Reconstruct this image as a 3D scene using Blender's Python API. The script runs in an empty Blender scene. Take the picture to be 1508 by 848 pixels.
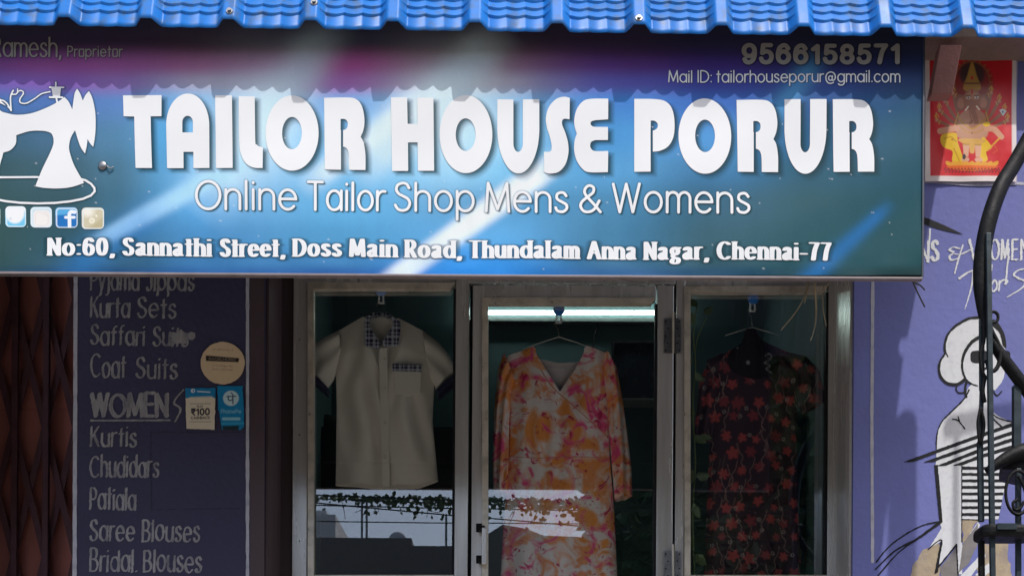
import bpy, math, random
import numpy as np
from mathutils import Vector, Matrix
R = math.radians
SC = bpy.context.scene
COL = SC.collection

# ------------------------------------------------------------------ camera
PW, PH, F, PX0, PY0, D = 1508.0, 848.0, 1872.0, 754.0, 1240.0, 5.2
CAM = Vector((0, -D, 1.5)); ROLL = 0.0061
RV = np.array([math.cos(ROLL), 0, math.sin(ROLL)]); UV = np.array([-math.sin(ROLL), 0, math.cos(ROLL)])
cd = bpy.data.cameras.new('camera'); cam = bpy.data.objects.new('camera', cd); COL.objects.link(cam)
cd.sensor_width = 36; cd.lens = F / PW * 36; cd.shift_y = (PY0 - PH / 2) / PW
cd.clip_start = 0.05; cd.clip_end = 2000
m = Matrix(((RV[0], UV[0], 0, CAM.x), (0, 0, -1, CAM.y), (RV[2], UV[2], 0, CAM.z), (0, 0, 0, 1)))
cam.matrix_world = m
SC.camera = cam

# ------------------------------------------------------------------ light
AZ, ALT = R(26.6), R(58.0)
SUN = Vector((math.sin(AZ) * math.cos(ALT), -math.cos(AZ) * math.cos(ALT), math.sin(ALT)))
w = bpy.data.worlds.new('World'); SC.world = w; w.use_nodes = True
nt = w.node_tree; bg = nt.nodes['Background']
sky = nt.nodes.new('ShaderNodeTexSky'); sky.sky_type = 'NISHITA'; sky.sun_disc = False
sky.sun_elevation = ALT; sky.sun_rotation = math.atan2(SUN.x, SUN.y)
sky.dust_density = 3.0; sky.air_density = 1.0; sky.ozone_density = 1.0
nt.links.new(sky.outputs[0], bg.inputs[0]); bg.inputs[1].default_value = 0.15
sl = bpy.data.lights.new('sun', 'SUN'); sl.energy = 2.0; sl.angle = R(0.53); sl.color = (1, 0.97, 0.925)
so = bpy.data.objects.new('sun', sl); COL.objects.link(so); so.rotation_euler = SUN.to_track_quat('Z', 'Y').to_euler()
so.location = (6, -12, 20)
SC.view_settings.view_transform = 'Standard'; SC.view_settings.look = 'None'
SC.view_settings.exposure = 0.56; SC.view_settings.gamma = 1
SC.render.engine = 'CYCLES'
try:
    SC.cycles.use_denoising = True
    SC.cycles.max_bounces = 10; SC.cycles.transparent_max_bounces = 16
    SC.cycles.caustics_reflective = False; SC.cycles.caustics_refractive = False
    SC.cycles.sample_clamp_indirect = 6
except Exception: pass

# ------------------------------------------------------------------ helpers
YW, YS, YE, YT = -0.29, -1.20, -1.277, -1.29      # wall front, sign face, eave, stair
def P(px, py, Y):
    d = D + Y
    a = (np.asarray(px, float) - PX0) / F * d; b = (PY0 - np.asarray(py, float)) / F * d
    return np.stack([RV[0] * a + UV[0] * b, np.full_like(a * 1.0 + b, Y), CAM.z + RV[2] * a + UV[2] * b], -1)
def V(px, py, Y): return Vector(P(px, py, Y).tolist())
def scl(Y): return F / (D + Y)
def s2l(c):
    c = np.asarray(c, float) / 255.0
    return np.where(c <= 0.04045, c / 12.92, ((c + 0.055) / 1.055) ** 2.4)
rng = np.random.default_rng(7); random.seed(7)

def tag(o, label=None, cat=None, group=None, kind=None):
    if label: o['label'] = label
    if cat: o['category'] = cat
    if group: o['group'] = group
    if kind: o['kind'] = kind
    return o
def thing(name, loc, label, cat, group=None, kind=None):
    o = bpy.data.objects.new(name, None); o.empty_display_size = 0.1; COL.objects.link(o); o.location = loc
    return tag(o, label, cat, group, kind)
def worldloc(o):
    v = Vector(o.location)
    while o.parent: 
        o = o.parent
        v = v  # children keep world coordinates through the inverse
    return v
def link(name, me, mat, parent=None, smooth=False):
    o = bpy.data.objects.new(name, me); COL.objects.link(o)
    if mat: me.materials.append(mat)
    if smooth:
        me.polygons.foreach_set('use_smooth', [True] * len(me.polygons))
    n = len(me.vertices)
    co = np.empty(n * 3); me.vertices.foreach_get('co', co); co = co.reshape(-1, 3)
    base = np.array([(co[:, 0].min() + co[:, 0].max()) / 2, (co[:, 1].min() + co[:, 1].max()) / 2, co[:, 2].min()])
    me.vertices.foreach_set('co', (co - base).ravel()); me.update()
    o.location = Vector(base.tolist())
    if parent is not None:
        o.parent = parent
        o.matrix_parent_inverse = Matrix.Translation(-absloc(parent))
    o['_w'] = base.tolist()
    return o
def absloc(o):
    return Vector(o['_w']) if '_w' in o else Vector(o.location)
class MB:
    def __init__(s): s.v = []; s.f = []
    def add(s, vs, fs):
        k = len(s.v); s.v += [tuple(float(c) for c in q) for q in vs]; s.f += [tuple(i + k for i in f) for f in fs]; return s
    def box(s, a, b):
        x0, x1 = sorted((a[0], b[0])); y0, y1 = sorted((a[1], b[1])); z0, z1 = sorted((a[2], b[2]))
        return s.add([(x0,y0,z0),(x1,y0,z0),(x1,y1,z0),(x0,y1,z0),(x0,y0,z1),(x1,y0,z1),(x1,y1,z1),(x0,y1,z1)],
                     [(0,3,2,1),(4,5,6,7),(0,1,5,4),(1,2,6,5),(2,3,7,6),(3,0,4,7)])
    def pbox(s, x0, y0, x1, y1, Y, dep):       # photo rectangle standing at depth Y, dep thick
        ym, xm = (y0 + y1) / 2, (x0 + x1) / 2
        return s.box((V(x0, ym, Y).x, Y, V(xm, y1, Y).z), (V(x1, ym, Y).x, Y + dep, V(xm, y0, Y).z))
    def bar(s, p, q, wx, wy, up=(0, 1, 0)):    # rectangular bar from p to q
        p, q = Vector(p), Vector(q); d = (q - p).normalized(); u = Vector(up)
        a = d.cross(u).normalized() * wx / 2; b = d.cross(a).normalized() * wy / 2
        vs = [p-a-b, p+a-b, p+a+b, p-a+b, q-a-b, q+a-b, q+a+b, q-a+b]
        return s.add(vs, [(0,3,2,1),(4,5,6,7),(0,1,5,4),(1,2,6,5),(2,3,7,6),(3,0,4,7)])
    def prism(s, pts, Y, dep):                 # photo polygon standing at depth Y
        n = len(pts); a = [V(x, y, Y) for x, y in pts]; b = [v + Vector((0, dep, 0)) for v in a]
        return s.add(a + b, [tuple(range(n)), tuple(range(2*n-1, n-1, -1))] + [(i, i+n, (i+1)%n+n, (i+1)%n) for i in range(n)])
    def tube(s, pts, r, n=10, flat=1.0):
        pts = [Vector(p) for p in pts]; rs = r if isinstance(r, (list, tuple)) else [r] * len(pts)
        vs = []; fs = []; N = None
        for i, p in enumerate(pts):
            t = (pts[min(i+1, len(pts)-1)] - pts[max(i-1, 0)]).normalized()
            if N is None: N = t.orthogonal().normalized()
            N = (N - t * N.dot(t)); N = N.normalized() if N.length > 1e-6 else t.orthogonal().normalized()
            B = t.cross(N)
            for k in range(n):
                a = 2 * math.pi * k / n
                vs.append(p + (N * math.cos(a) + B * math.sin(a) * flat) * rs[i])
        for i in range(len(pts) - 1):
            for k in range(n):
                fs.append((i*n+k, i*n+(k+1)%n, (i+1)*n+(k+1)%n, (i+1)*n+k))
        fs.append(tuple(range(n-1, -1, -1))); fs.append(tuple(range((len(pts)-1)*n, len(pts)*n)))
        return s.add(vs, fs)
    def ball(s, c, rx, ry, rz, n=16, m_=10):
        c = Vector(c); vs = []; fs = []
        for i in range(m_ + 1):
            th = math.pi * i / m_
            for k in range(n):
                a = 2*math.pi*k/n; vs.append((c.x+rx*math.sin(th)*math.cos(a), c.y+ry*math.sin(th)*math.sin(a), c.z+rz*math.cos(th)))
        for i in range(m_):
            for k in range(n): fs.append((i*n+k, (i+1)*n+k, (i+1)*n+(k+1)%n, i*n+(k+1)%n))
        return s.add(vs, fs)
    def build(s, name, mat, parent=None, smooth=False, bevel=0):
        me = bpy.data.meshes.new(name); me.from_pydata(s.v, [], s.f); me.update()
        o = link(name, me, mat, parent, smooth)
        if bevel:
            b = o.modifiers.new('bevel', 'BEVEL'); b.width = bevel; b.segments = 2; b.limit_method = 'ANGLE'
        return o
def cr(pts, n=6, closed=False):                # Catmull-Rom; a third element 1 marks a sharp corner
    P_ = [tuple(p[:2]) for p in pts]; sh = [len(p) > 2 and p[2] for p in pts]; N = len(P_); out = []
    for i in range(N if closed else N - 1):
        a, b = P_[i], P_[(i+1) % N]
        p0 = P_[(i-1) % N] if (closed or i > 0) else a
        p3 = P_[(i+2) % N] if (closed or i + 2 < N) else b
        if sh[i]: p0 = a
        if sh[(i+1) % N]: p3 = b
        if sh[i] and sh[(i+1) % N]: out.append(a); continue
        for k in range(n):
            t = k / n
            out.append(tuple(0.5*((2*a[j]) + (b[j]-p0[j])*t + (2*p0[j]-5*a[j]+4*b[j]-p3[j])*t*t + (3*a[j]-p0[j]-3*b[j]+p3[j])*t**3) for j in (0, 1)))
    if not closed: out.append(P_[-1])
    return out
def cr3(pts, n=6):
    pts = [Vector(p) for p in pts]; out = []
    for i in range(len(pts) - 1):
        a, b = pts[i], pts[i+1]; p0 = pts[max(i-1, 0)]; p3 = pts[min(i+2, len(pts)-1)]
        for k in range(n):
            t = k / n
            out.append(0.5*((2*a) + (b-p0)*t + (2*p0-5*a+4*b-p3)*t*t + (3*a-p0-3*b+p3)*t**3))
    return out + [pts[-1]]

class Ink:                                     # a sheet of signed distance, in photo pixels, on which outlines are drawn
    def __init__(s, x0, y0, x1, y1, ss=2.0):
        s.x0, s.y0, s.ss = x0, y0, ss
        s.nx, s.ny = int((x1-x0)*ss)+1, int((y1-y0)*ss)+1
        s.F = np.full((s.ny, s.nx), 40.0, np.float32)
    def win(s, ax, ay, bx, by, pad):
        i0 = max(0, int((ax-pad-s.x0)*s.ss)); i1 = min(s.nx, int((bx+pad-s.x0)*s.ss)+2)
        j0 = max(0, int((ay-pad-s.y0)*s.ss)); j1 = min(s.ny, int((by+pad-s.y0)*s.ss)+2)
        if i1 <= i0 or j1 <= j0: return None
        X, Y = np.meshgrid(np.arange(i0, i1)/s.ss+s.x0, np.arange(j0, j1)/s.ss+s.y0)
        return slice(j0, j1), slice(i0, i1), X, Y
    def put(s, a, b, d, sub):
        s.F[a, b] = np.maximum(s.F[a, b], -d) if sub else np.minimum(s.F[a, b], d)
    def seg(s, p, q, rx, ry=None, rot=0.0, sub=False, pad=6):
        ry = ry or rx; m_ = max(rx, ry)
        W = s.win(min(p[0], q[0])-m_, min(p[1], q[1])-m_, max(p[0], q[0])+m_, max(p[1], q[1])+m_, pad)
        if not W: return
        a, b, X, Y = W; c, sn = math.cos(rot), math.sin(rot)
        def tr(x, y): return (x*c + y*sn)/rx, (-x*sn + y*c)/ry
        x, y = tr(X, Y); x1, y1 = tr(*p); x2, y2 = tr(*q); dx, dy = x2-x1, y2-y1; L = dx*dx+dy*dy
        t = np.clip(((x-x1)*dx+(y-y1)*dy)/L, 0, 1) if L > 1e-9 else 0
        s.put(a, b, (np.hypot(x-x1-t*dx, y-y1-t*dy)-1)*min(rx, ry), sub)
    def path(s, pts, rx, ry=None, rot=0.0, sub=False, r1=None):
        n = len(pts) - 1
        for i in range(n):
            r = rx if r1 is None else rx + (r1-rx)*i/max(1, n-1)
            s.seg(pts[i], pts[i+1], r, ry, rot, sub)
    def poly(s, pts, sub=False, pad=8):
        xs = [p[0] for p in pts]; ys = [p[1] for p in pts]
        W = s.win(min(xs), min(ys), max(xs), max(ys), pad)
        if not W: return
        a, b, X, Y = W; ins = np.zeros(X.shape, bool); dd = np.full(X.shape, 1e9)
        for i in range(len(pts)):
            (x1, y1), (x2, y2) = pts[i][:2], pts[(i+1) % len(pts)][:2]
            dx, dy = x2-x1, y2-y1; L = dx*dx+dy*dy
            if L < 1e-12: continue
            t = np.clip(((X-x1)*dx+(Y-y1)*dy)/L, 0, 1); dd = np.minimum(dd, (X-x1-t*dx)**2+(Y-y1-t*dy)**2)
            c = (y1 > Y) != (y2 > Y)
            if dy: ins ^= c & (X < dx*(Y-y1)/dy + x1)
        d = np.sqrt(dd); s.put(a, b, np.where(ins, -d, d), sub)
    def ell(s, cx, cy, rx, ry, sub=False):
        s.seg((cx, cy), (cx, cy), rx, ry, 0, sub, pad=8)
    def rect(s, x0, y0, x1, y1, sub=False, r=0):
        if r: 
            s.poly(rrect(x0, y0, x1, y1, r), sub)
        else: s.poly([(x0, y0), (x1, y0), (x1, y1), (x0, y1)], sub)
    def rough(s, amp, size):                    # worn, uneven edge
        k = max(2, int(size*s.ss)); g = rng.normal(size=(s.ny//k+3, s.nx//k+3))
        jj, ii = np.arange(s.ny)/k, np.arange(s.nx)/k; j0, i0 = jj.astype(int), ii.astype(int); fj, fi = (jj-j0)[:, None], (ii-i0)[None]
        s.F += amp*((g[j0][:, i0]*(1-fi)+g[j0][:, i0+1]*fi)*(1-fj)+(g[j0+1][:, i0]*(1-fi)+g[j0+1][:, i0+1]*fi)*fj)
    def mesh(s, name, Y, mat, parent=None, iso=0.0, dense=False, rel=None):
        v = s.F - iso; v = np.where(np.abs(v) < 1e-4, 1e-4, v); ins = v < 0; ny, nx = v.shape
        a, b, c, d = ins[:-1, :-1], ins[:-1, 1:], ins[1:, 1:], ins[1:, :-1]
        code = a*1 + b*2 + c*4 + d*8; N = ny*nx
        tab = {1:['aAD'],2:['bBA'],3:['abBD'],4:['cCB'],5:['aAD','cCB'],6:['bcCA'],7:['abcCD'],8:['dDC'],9:['aACd'],10:['bBA','dDC'],
               11:['abBCd'],12:['cdDB'],13:['aABcd'],14:['bcdDA']}
        faces = []
        for k, polys in tab.items():
            J, I = np.nonzero(code == k)
            if not len(J): continue
            n = J*nx+I
            ids = {'a': n, 'b': n+1, 'c': n+nx+1, 'd': n+nx, 'A': N+n, 'C': N+n+nx, 'D': 2*N+n, 'B': 2*N+n+1}
            for pl in polys: faces += np.stack([ids[ch] for ch in pl], 1).tolist()
        if dense:
            J, I = np.nonzero(code == 15); n = J*nx+I; faces += np.stack([n, n+1, n+nx+1, n+nx], 1).tolist(); code = code*(code != 15)
        step = 14 if rel is not None else nx
        for c0 in range(0, nx-1, step):
            sub = code[:, c0:min(c0+step, nx-1)] == 15; full = np.zeros((ny-1, sub.shape[1]+2), np.int8); full[:, 1:-1] = sub
            df = np.diff(full, axis=1); js, is_ = np.nonzero(df == 1); je, ie = np.nonzero(df == -1)
            n0 = js*nx+is_+c0; n1 = je*nx+ie+c0
            faces += np.stack([n0, n1, n1+nx, n0+nx], 1).tolist()
        if not faces: return None
        flat = np.concatenate([np.array(f) for f in faces]) if len(faces) < 10 else np.fromiter((i for f in faces for i in f), np.int64)
        u, inv = np.unique(flat, return_inverse=True)
        kind, n = u//N, u % N; j, i = n//nx, n % nx; jf, if_ = j.astype(float), i.astype(float); vf = v.ravel()
        h = kind == 1; t = np.zeros(len(u)); t[h] = vf[n[h]]/(vf[n[h]]-vf[n[h]+1]); if_[h] += t[h]
        h = kind == 2; t[h] = vf[n[h]]/(vf[n[h]]-vf[n[h]+nx]); jf[h] += t[h]
        co = P(if_/s.ss+s.x0, jf/s.ss+s.y0, Y)
        if rel is not None: co[:, 1] += rel(if_/s.ss+s.x0, jf/s.ss+s.y0)
        cnt = np.array([len(f) for f in faces]); st = np.concatenate([[0], np.cumsum(cnt)[:-1]])
        me = bpy.data.meshes.new(name); me.vertices.add(len(u)); me.vertices.foreach_set('co', co.ravel())
        me.loops.add(len(inv)); me.loops.foreach_set('vertex_index', inv.astype(np.int32)); me.polygons.add(len(cnt))
        me.polygons.foreach_set('loop_start', st.astype(np.int32)); me.polygons.foreach_set('loop_total', cnt.astype(np.int32))
        me.update(calc_edges=True); me.validate()
        return link(name, me, mat, parent)
def rrect(x0, y0, x1, y1, r):
    out = []
    for cx, cy, a0 in ((x1-r, y0+r, -90), (x1-r, y1-r, 0), (x0+r, y1-r, 90), (x0+r, y0+r, 180)):
        for k in range(7): a = R(a0+15*k); out.append((cx+r*math.cos(a), cy+r*math.sin(a)))
    return out
class Raster:                                  # a printed design, colour per point
    def __init__(s, x0, y0, x1, y1, ss, col):
        s.a = (x0, y0, x1, y1, ss); k = Ink(x0, y0, x1, y1, ss); s.ny, s.nx = k.F.shape
        s.C = np.empty((s.ny, s.nx, 3)); s.C[:] = s2l(col)
    def ink(s): return Ink(*s.a)
    def paint(s, ink, col, al=1.0, soft=0.6):
        A = np.clip(0.5 - ink.F/(2*soft), 0, 1)[..., None]*al
        s.C = s.C*(1-A) + s2l(col)*A
    def sample(s, px, py):
        x0, y0, x1, y1, ss = s.a
        i = np.clip(((px-x0)*ss).astype(int), 0, s.nx-1); j = np.clip(((py-y0)*ss).astype(int), 0, s.ny-1)
        return s.C[j, i]
def colour_attr(me, rgb):
    at = me.color_attributes.new('print', 'FLOAT_COLOR', 'POINT')
    a = np.ones((len(me.vertices), 4), np.float32); a[:, :3] = rgb; at.data.foreach_set('color', a.ravel())
def grid_mesh(name, co, rgb=None, wrap=False):
    ny, nx = co.shape[:2]; me = bpy.data.meshes.new(name); me.vertices.add(ny*nx); me.vertices.foreach_set('co', co.reshape(-1))
    I = np.arange(nx if wrap else nx-1); J = np.arange(ny-1); J, I = np.meshgrid(J, I, indexing='ij'); I2 = (I+1) % nx
    q = np.stack([J*nx+I, J*nx+I2, (J+1)*nx+I2, (J+1)*nx+I], -1).reshape(-1, 4)
    me.loops.add(q.size); me.loops.foreach_set('vertex_index', q.ravel().astype(np.int32)); me.polygons.add(len(q))
    me.polygons.foreach_set('loop_start', np.arange(0, q.size, 4, dtype=np.int32)); me.polygons.foreach_set('loop_total', np.full(len(q), 4, np.int32))
    me.update(calc_edges=True)
    if rgb is not None: colour_attr(me, rgb.reshape(-1, 3))
    return me
def raster_sheet(name, ras, Y, mat, parent, rel=None):
    x0, y0, x1, y1, ss = ras.a
    X, Y_ = np.meshgrid(np.arange(ras.nx)/ss+x0, np.arange(ras.ny)/ss+y0)
    co = P(X, Y_, Y)
    if rel is not None: co[..., 1] += rel(X, Y_)
    return link(name, grid_mesh(name, co, ras.C), mat, parent)

# ------------------------------------------------------------------ materials
def M(name, col, rough=0.7, metal=0.0, var=0.12, scale=8.0, bump=0.0, bscale=60.0, dirt=None, dscale=3.0, damt=0.5, stretch=(1,1,1), spec=0.5, attr=False, lin=False, coat=0):
    mt = bpy.data.materials.new(name); mt.use_nodes = True; n = mt.node_tree.nodes; l = mt.node_tree.links
    b = n['Principled BSDF']; b.inputs['Roughness'].default_value = rough; b.inputs['Metallic'].default_value = metal
    b.inputs['Specular IOR Level'].default_value = spec
    if coat: b.inputs['Coat Weight'].default_value = coat; b.inputs['Coat Roughness'].default_value = 0.15
    tc = n.new('ShaderNodeTexCoord'); mp = n.new('ShaderNodeMapping'); mp.inputs['Scale'].default_value = stretch
    l.new(tc.outputs['Object'], mp.inputs[0])
    if attr: ca = n.new('ShaderNodeVertexColor'); ca.layer_name = 'print'; base = ca.outputs[0]
    else:
        c = n.new('ShaderNodeRGB'); c.outputs[0].default_value = tuple(col if lin else s2l(col))[:3] + (1,); base = c.outputs[0]
    if dirt is not None:
        ns = n.new('ShaderNodeTexNoise'); ns.inputs['Scale'].default_value = dscale; ns.inputs['Detail'].default_value = 8; ns.inputs['Roughness'].default_value = 0.65
        l.new(mp.outputs[0], ns.inputs[0]); rp = n.new('ShaderNodeMapRange'); rp.inputs[1].default_value = 0.48; rp.inputs[2].default_value = 0.72
        rp.inputs[3].default_value = 0; rp.inputs[4].default_value = damt; l.new(ns.outputs[0], rp.inputs[0])
        mx = n.new('ShaderNodeMixRGB'); l.new(rp.outputs[0], mx.inputs[0]); l.new(base, mx.inputs[1]); mx.inputs[2].default_value = tuple(s2l(dirt)) + (1,); base = mx.outputs[0]
    if var:
        ns = n.new('ShaderNodeTexNoise'); ns.inputs['Scale'].default_value = scale; ns.inputs['Detail'].default_value = 6; l.new(mp.outputs[0], ns.inputs[0])
        rp = n.new('ShaderNodeMapRange'); rp.inputs[1].default_value = 0.25; rp.inputs[2].default_value = 0.75; rp.inputs[3].default_value = 1-var; rp.inputs[4].default_value = 1+var; l.new(ns.outputs[0], rp.inputs[0])
        mx = n.new('ShaderNodeVectorMath'); mx.operation = 'SCALE'; l.new(base, mx.inputs[0]); l.new(rp.outputs[0], mx.inputs['Scale']); base = mx.outputs[0]
        rr = n.new('ShaderNodeMapRange'); rr.inputs[1].default_value = 0.3; rr.inputs[2].default_value = 0.7; rr.inputs[3].default_value = max(0.03, rough-0.08); rr.inputs[4].default_value = min(1, rough+0.08)
        l.new(ns.outputs[0], rr.inputs[0]); l.new(rr.outputs[0], b.inputs['Roughness'])
    l.new(base, b.inputs['Base Color'])
    if bump:
        ns = n.new('ShaderNodeTexNoise'); ns.inputs['Scale'].default_value = bscale; ns.inputs['Detail'].default_value = 5; l.new(mp.outputs[0], ns.inputs[0])
        bp = n.new('ShaderNodeBump'); bp.inputs['Strength'].default_value = bump; bp.inputs['Distance'].default_value = 0.01; l.new(ns.outputs[0], bp.inputs['Height']); l.new(bp.outputs[0], b.inputs['Normal'])
    return mt
def glass_mat(name, refl=0.12, tint=(0.985, 0.995, 0.99)):
    mt = bpy.data.materials.new(name); mt.use_nodes = True; n = mt.node_tree.nodes; l = mt.node_tree.links; n.remove(n['Principled BSDF'])
    t = n.new('ShaderNodeBsdfTransparent'); t.inputs[0].default_value = tint + (1,)
    g = n.new('ShaderNodeBsdfGlossy'); g.inputs['Roughness'].default_value = 0.0; g.inputs[0].default_value = (0.95, 0.97, 1, 1)
    lw = n.new('ShaderNodeLayerWeight'); lw.inputs[0].default_value = 0.5; pw = n.new('ShaderNodeMath'); pw.operation = 'POWER'; pw.inputs[1].default_value = 5; l.new(lw.outputs['Facing'], pw.inputs[0])
    ad = n.new('ShaderNodeMath'); ad.operation = 'ADD'; ad.inputs[1].default_value = refl
    x = n.new('ShaderNodeMixShader'); l.new(pw.outputs[0], ad.inputs[0]); l.new(ad.outputs[0], x.inputs[0]); l.new(t.outputs[0], x.inputs[1]); l.new(g.outputs[0], x.inputs[2])
    l.new(x.outputs[0], n['Material Output'].inputs[0]); return mt
def emit_mat(name, col, st):
    mt = bpy.data.materials.new(name); mt.use_nodes = True; b = mt.node_tree.nodes['Principled BSDF']
    b.inputs['Emission Color'].default_value = col + (1,); b.inputs['Emission Strength'].default_value = st; return mt
def plaid_mat(name):
    mt = bpy.data.materials.new(name); mt.use_nodes = True; n = mt.node_tree.nodes; l = mt.node_tree.links; b = n['Principled BSDF']; b.inputs['Roughness'].default_value = 0.9
    tc = n.new('ShaderNodeTexCoord'); acc = None
    for ax, sc_, th in ((0, 300, 0.55), (2, 300, 0.55), (0, 150, 0.75), (2, 150, 0.75)):
        sp = n.new('ShaderNodeSeparateXYZ'); l.new(tc.outputs['Object'], sp.inputs[0])
        mu = n.new('ShaderNodeMath'); mu.operation = 'MULTIPLY'; mu.inputs[1].default_value = sc_*1.15; l.new(sp.outputs[ax], mu.inputs[0])
        sn = n.new('ShaderNodeMath'); sn.operation = 'SINE'; l.new(mu.outputs[0], sn.inputs[0])
        gt = n.new('ShaderNodeMath'); gt.operation = 'GREATER_THAN'; gt.inputs[1].default_value = th; l.new(sn.outputs[0], gt.inputs[0])
        if acc is None: acc = gt.outputs[0]
        else:
            ad = n.new('ShaderNodeMath'); ad.operation = 'ADD'; l.new(acc, ad.inputs[0]); l.new(gt.outputs[0], ad.inputs[1]); acc = ad.outputs[0]
    rp = n.new('ShaderNodeValToRGB'); e = rp.color_ramp.elements; e[0].color = (0.012, 0.014, 0.05, 1); e[1].color = (0.5, 0.53, 0.62, 1); e[0].position = 0.1; e[1].position = 0.75
    dv = n.new('ShaderNodeMath'); dv.operation = 'MULTIPLY'; dv.inputs[1].default_value = 0.4; l.new(acc, dv.inputs[0]); l.new(dv.outputs[0], rp.inputs[0]); l.new(rp.outputs[0], b.inputs['Base Color']); return mt
def floral_mat(name):                            # watercolour flowers, orange and pink on cream
    mt = bpy.data.materials.new(name); mt.use_nodes = True; n = mt.node_tree.nodes; l = mt.node_tree.links; b = n['Principled BSDF']; b.inputs['Roughness'].default_value = 0.85
    tc = n.new('ShaderNodeTexCoord'); base = None
    def layer(sc_, lo, hi, col, off, base, det=4, dist=1.2):
        mp = n.new('ShaderNodeMapping'); mp.inputs['Location'].default_value = off; l.new(tc.outputs['Object'], mp.inputs[0])
        ns = n.new('ShaderNodeTexNoise'); ns.inputs['Scale'].default_value = sc_; ns.inputs['Detail'].default_value = det; ns.inputs['Distortion'].default_value = dist; l.new(mp.outputs[0], ns.inputs[0])
        rp = n.new('ShaderNodeMapRange'); rp.inputs[1].default_value = lo; rp.inputs[2].default_value = hi; l.new(ns.outputs[0], rp.inputs[0])
        mx = n.new('ShaderNodeMixRGB'); l.new(rp.outputs[0], mx.inputs[0])
        if base is None: mx.inputs[1].default_value = (0.93, 0.84, 0.80, 1)
        else: l.new(base, mx.inputs[1])
        mx.inputs[2].default_value = col + (1,); return mx.outputs[0]
    base = layer(6.5, 0.46, 0.60, (0.98, 0.36, 0.08), (3, 1, 7), base)
    base = layer(11, 0.53, 0.64, (0.93, 0.36, 0.14), (9, 4, 2), base)
    base = layer(9, 0.54, 0.66, (0.94, 0.88, 0.85), (1, 8, 5), base)
    base = layer(8.5, 0.53, 0.65, (0.95, 0.10, 0.30), (5, 5, 1), base, 5, 2.0)
    base = layer(16, 0.60, 0.68, (0.62, 0.02, 0.12), (2, 7, 9), base, 5, 2.0)
    l.new(base, b.inputs['Base Color']); return mt

WALL = (110, 116, 178)
m_wall = M('painted_plaster', WALL, 0.82, var=0.10, scale=3, bump=0.22, bscale=38, dirt=(108, 112, 162), dscale=2.5, damt=0.45)
m_board = M('painted_pillar_plaster', (58, 56, 84), 0.75, var=0.14, scale=6, bump=0.3, bscale=50, dirt=(46, 45, 66), dscale=3, damt=0.6)
m_dim = M('plain_plaster', (150, 140, 132), 0.9, var=0.15, bump=0.3)
m_brown = M('brown_jamb_paint', (78, 62, 66), 0.6, var=0.2, scale=12, stretch=(1, 1, 0.15), bump=0.1)
m_room = M('green_room_paint', (96, 124, 126), 0.7, var=0.08, scale=2)
m_white = M('white_paint', (218, 220, 224), 0.7, var=0.08, scale=30, dirt=(150, 150, 165), dscale=30, damt=0.45)
m_cream = M('worn_cream_line', (190, 190, 198), 0.7, var=0.15, scale=40, dirt=(110, 108, 140), dscale=20, damt=0.8)
m_brush = M('silver_brush_paint', (152, 149, 150), 0.55, var=0.3, scale=50, stretch=(1, 1, 0.35), dirt=(84, 82, 98), dscale=18, damt=0.8)
m_black = M('black_paint', (15, 15, 19), 0.6, var=0.2, scale=30, dirt=(46, 46, 60), dscale=30, damt=0.3, spec=.3)
m_alu = M('aluminium', (222, 219, 214), 0.27, 0.5, var=0.12, scale=14, stretch=(1, 1, 0.08), dirt=(110, 102, 96), dscale=6, damt=0.45)
m_bead = M('bright_aluminium', (232, 222, 204), 0.34, 0.45, var=0.1, scale=20, dirt=(120, 108, 92), dscale=12, damt=0.5)
m_glass = glass_mat('window_glass')
m_steel = M('steel', (150, 150, 150), 0.4, 0.9, var=0.15, scale=40, dirt=(70, 60, 55), dscale=25, damt=0.5)
m_print = M('flex_print', (0, 0, 0), 0.5, var=0.035, scale=10, stretch=(2, 1, 0.4), bump=0.08, bscale=400, attr=True, spec=0.18)
m_paper = M('printed_paper', (0, 0, 0), 0.35, var=0.04, scale=30, attr=True, coat=0.3)
m_lett = M('white_print', (232, 234, 236), 0.5, var=0.018, scale=6, spec=0.18)
m_lett_dim = M('grey_print', (158, 155, 152), 0.5, var=0.04, scale=60, spec=0.18)
m_trim = M('sign_edge_trim', (132, 122, 124), 0.55, 0.1, var=0.15, scale=20, dirt=(110, 100, 98), dscale=9)
m_roof = M('blue_coated_sheet', (24, 114, 198), 0.45, var=0.1, scale=7, dirt=(78, 92, 100), dscale=22, damt=0.8, spec=0.3)
m_gate = M('red_oxide_steel', (90, 56, 62), 0.6, 0.1, var=0.25, scale=14, dirt=(60, 40, 40), dscale=9)
m_panel = M('rust_brown_shutter', (166, 102, 92), 0.7, var=0.2, scale=5, stretch=(1, 1, 0.3), dirt=(95, 60, 50), dscale=4)
m_dark = M('dark_metal', (14, 15, 18), 0.6, 0.0, var=0.3, scale=18, bump=0.2, bscale=90, spec=.22, dirt=(48, 42, 40), dscale=26, damt=.4)
m_teal = M('worn_dark_green_metal', (48, 60, 66), 0.45, 0.3, var=0.25, scale=22, dirt=(28, 32, 36), dscale=16, damt=0.8, bump=0.1)
m_pink = M('pink_plaster', (158, 112, 104), 0.85, var=0.15, scale=16, bump=0.4, dirt=(150, 100, 92), dscale=10)
m_beige = M('beige_plaster', (132, 116, 108), 0.88, var=0.2, scale=9, bump=0.4, dirt=(120, 105, 98), dscale=5, damt=0.7)
m_ground = M('sandy_concrete_ground', (152, 144, 132), 0.95, var=0.2, scale=1.5, bump=0.3)

# ------------------------------------------------------------------ setting
g = MB().box((-60, -90, -0.2), (60, 12, 0)).build('ground', m_ground); tag(g, kind='structure')
def xz(px, py, Y): v = V(px, py, Y); return v.x, v.z

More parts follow.
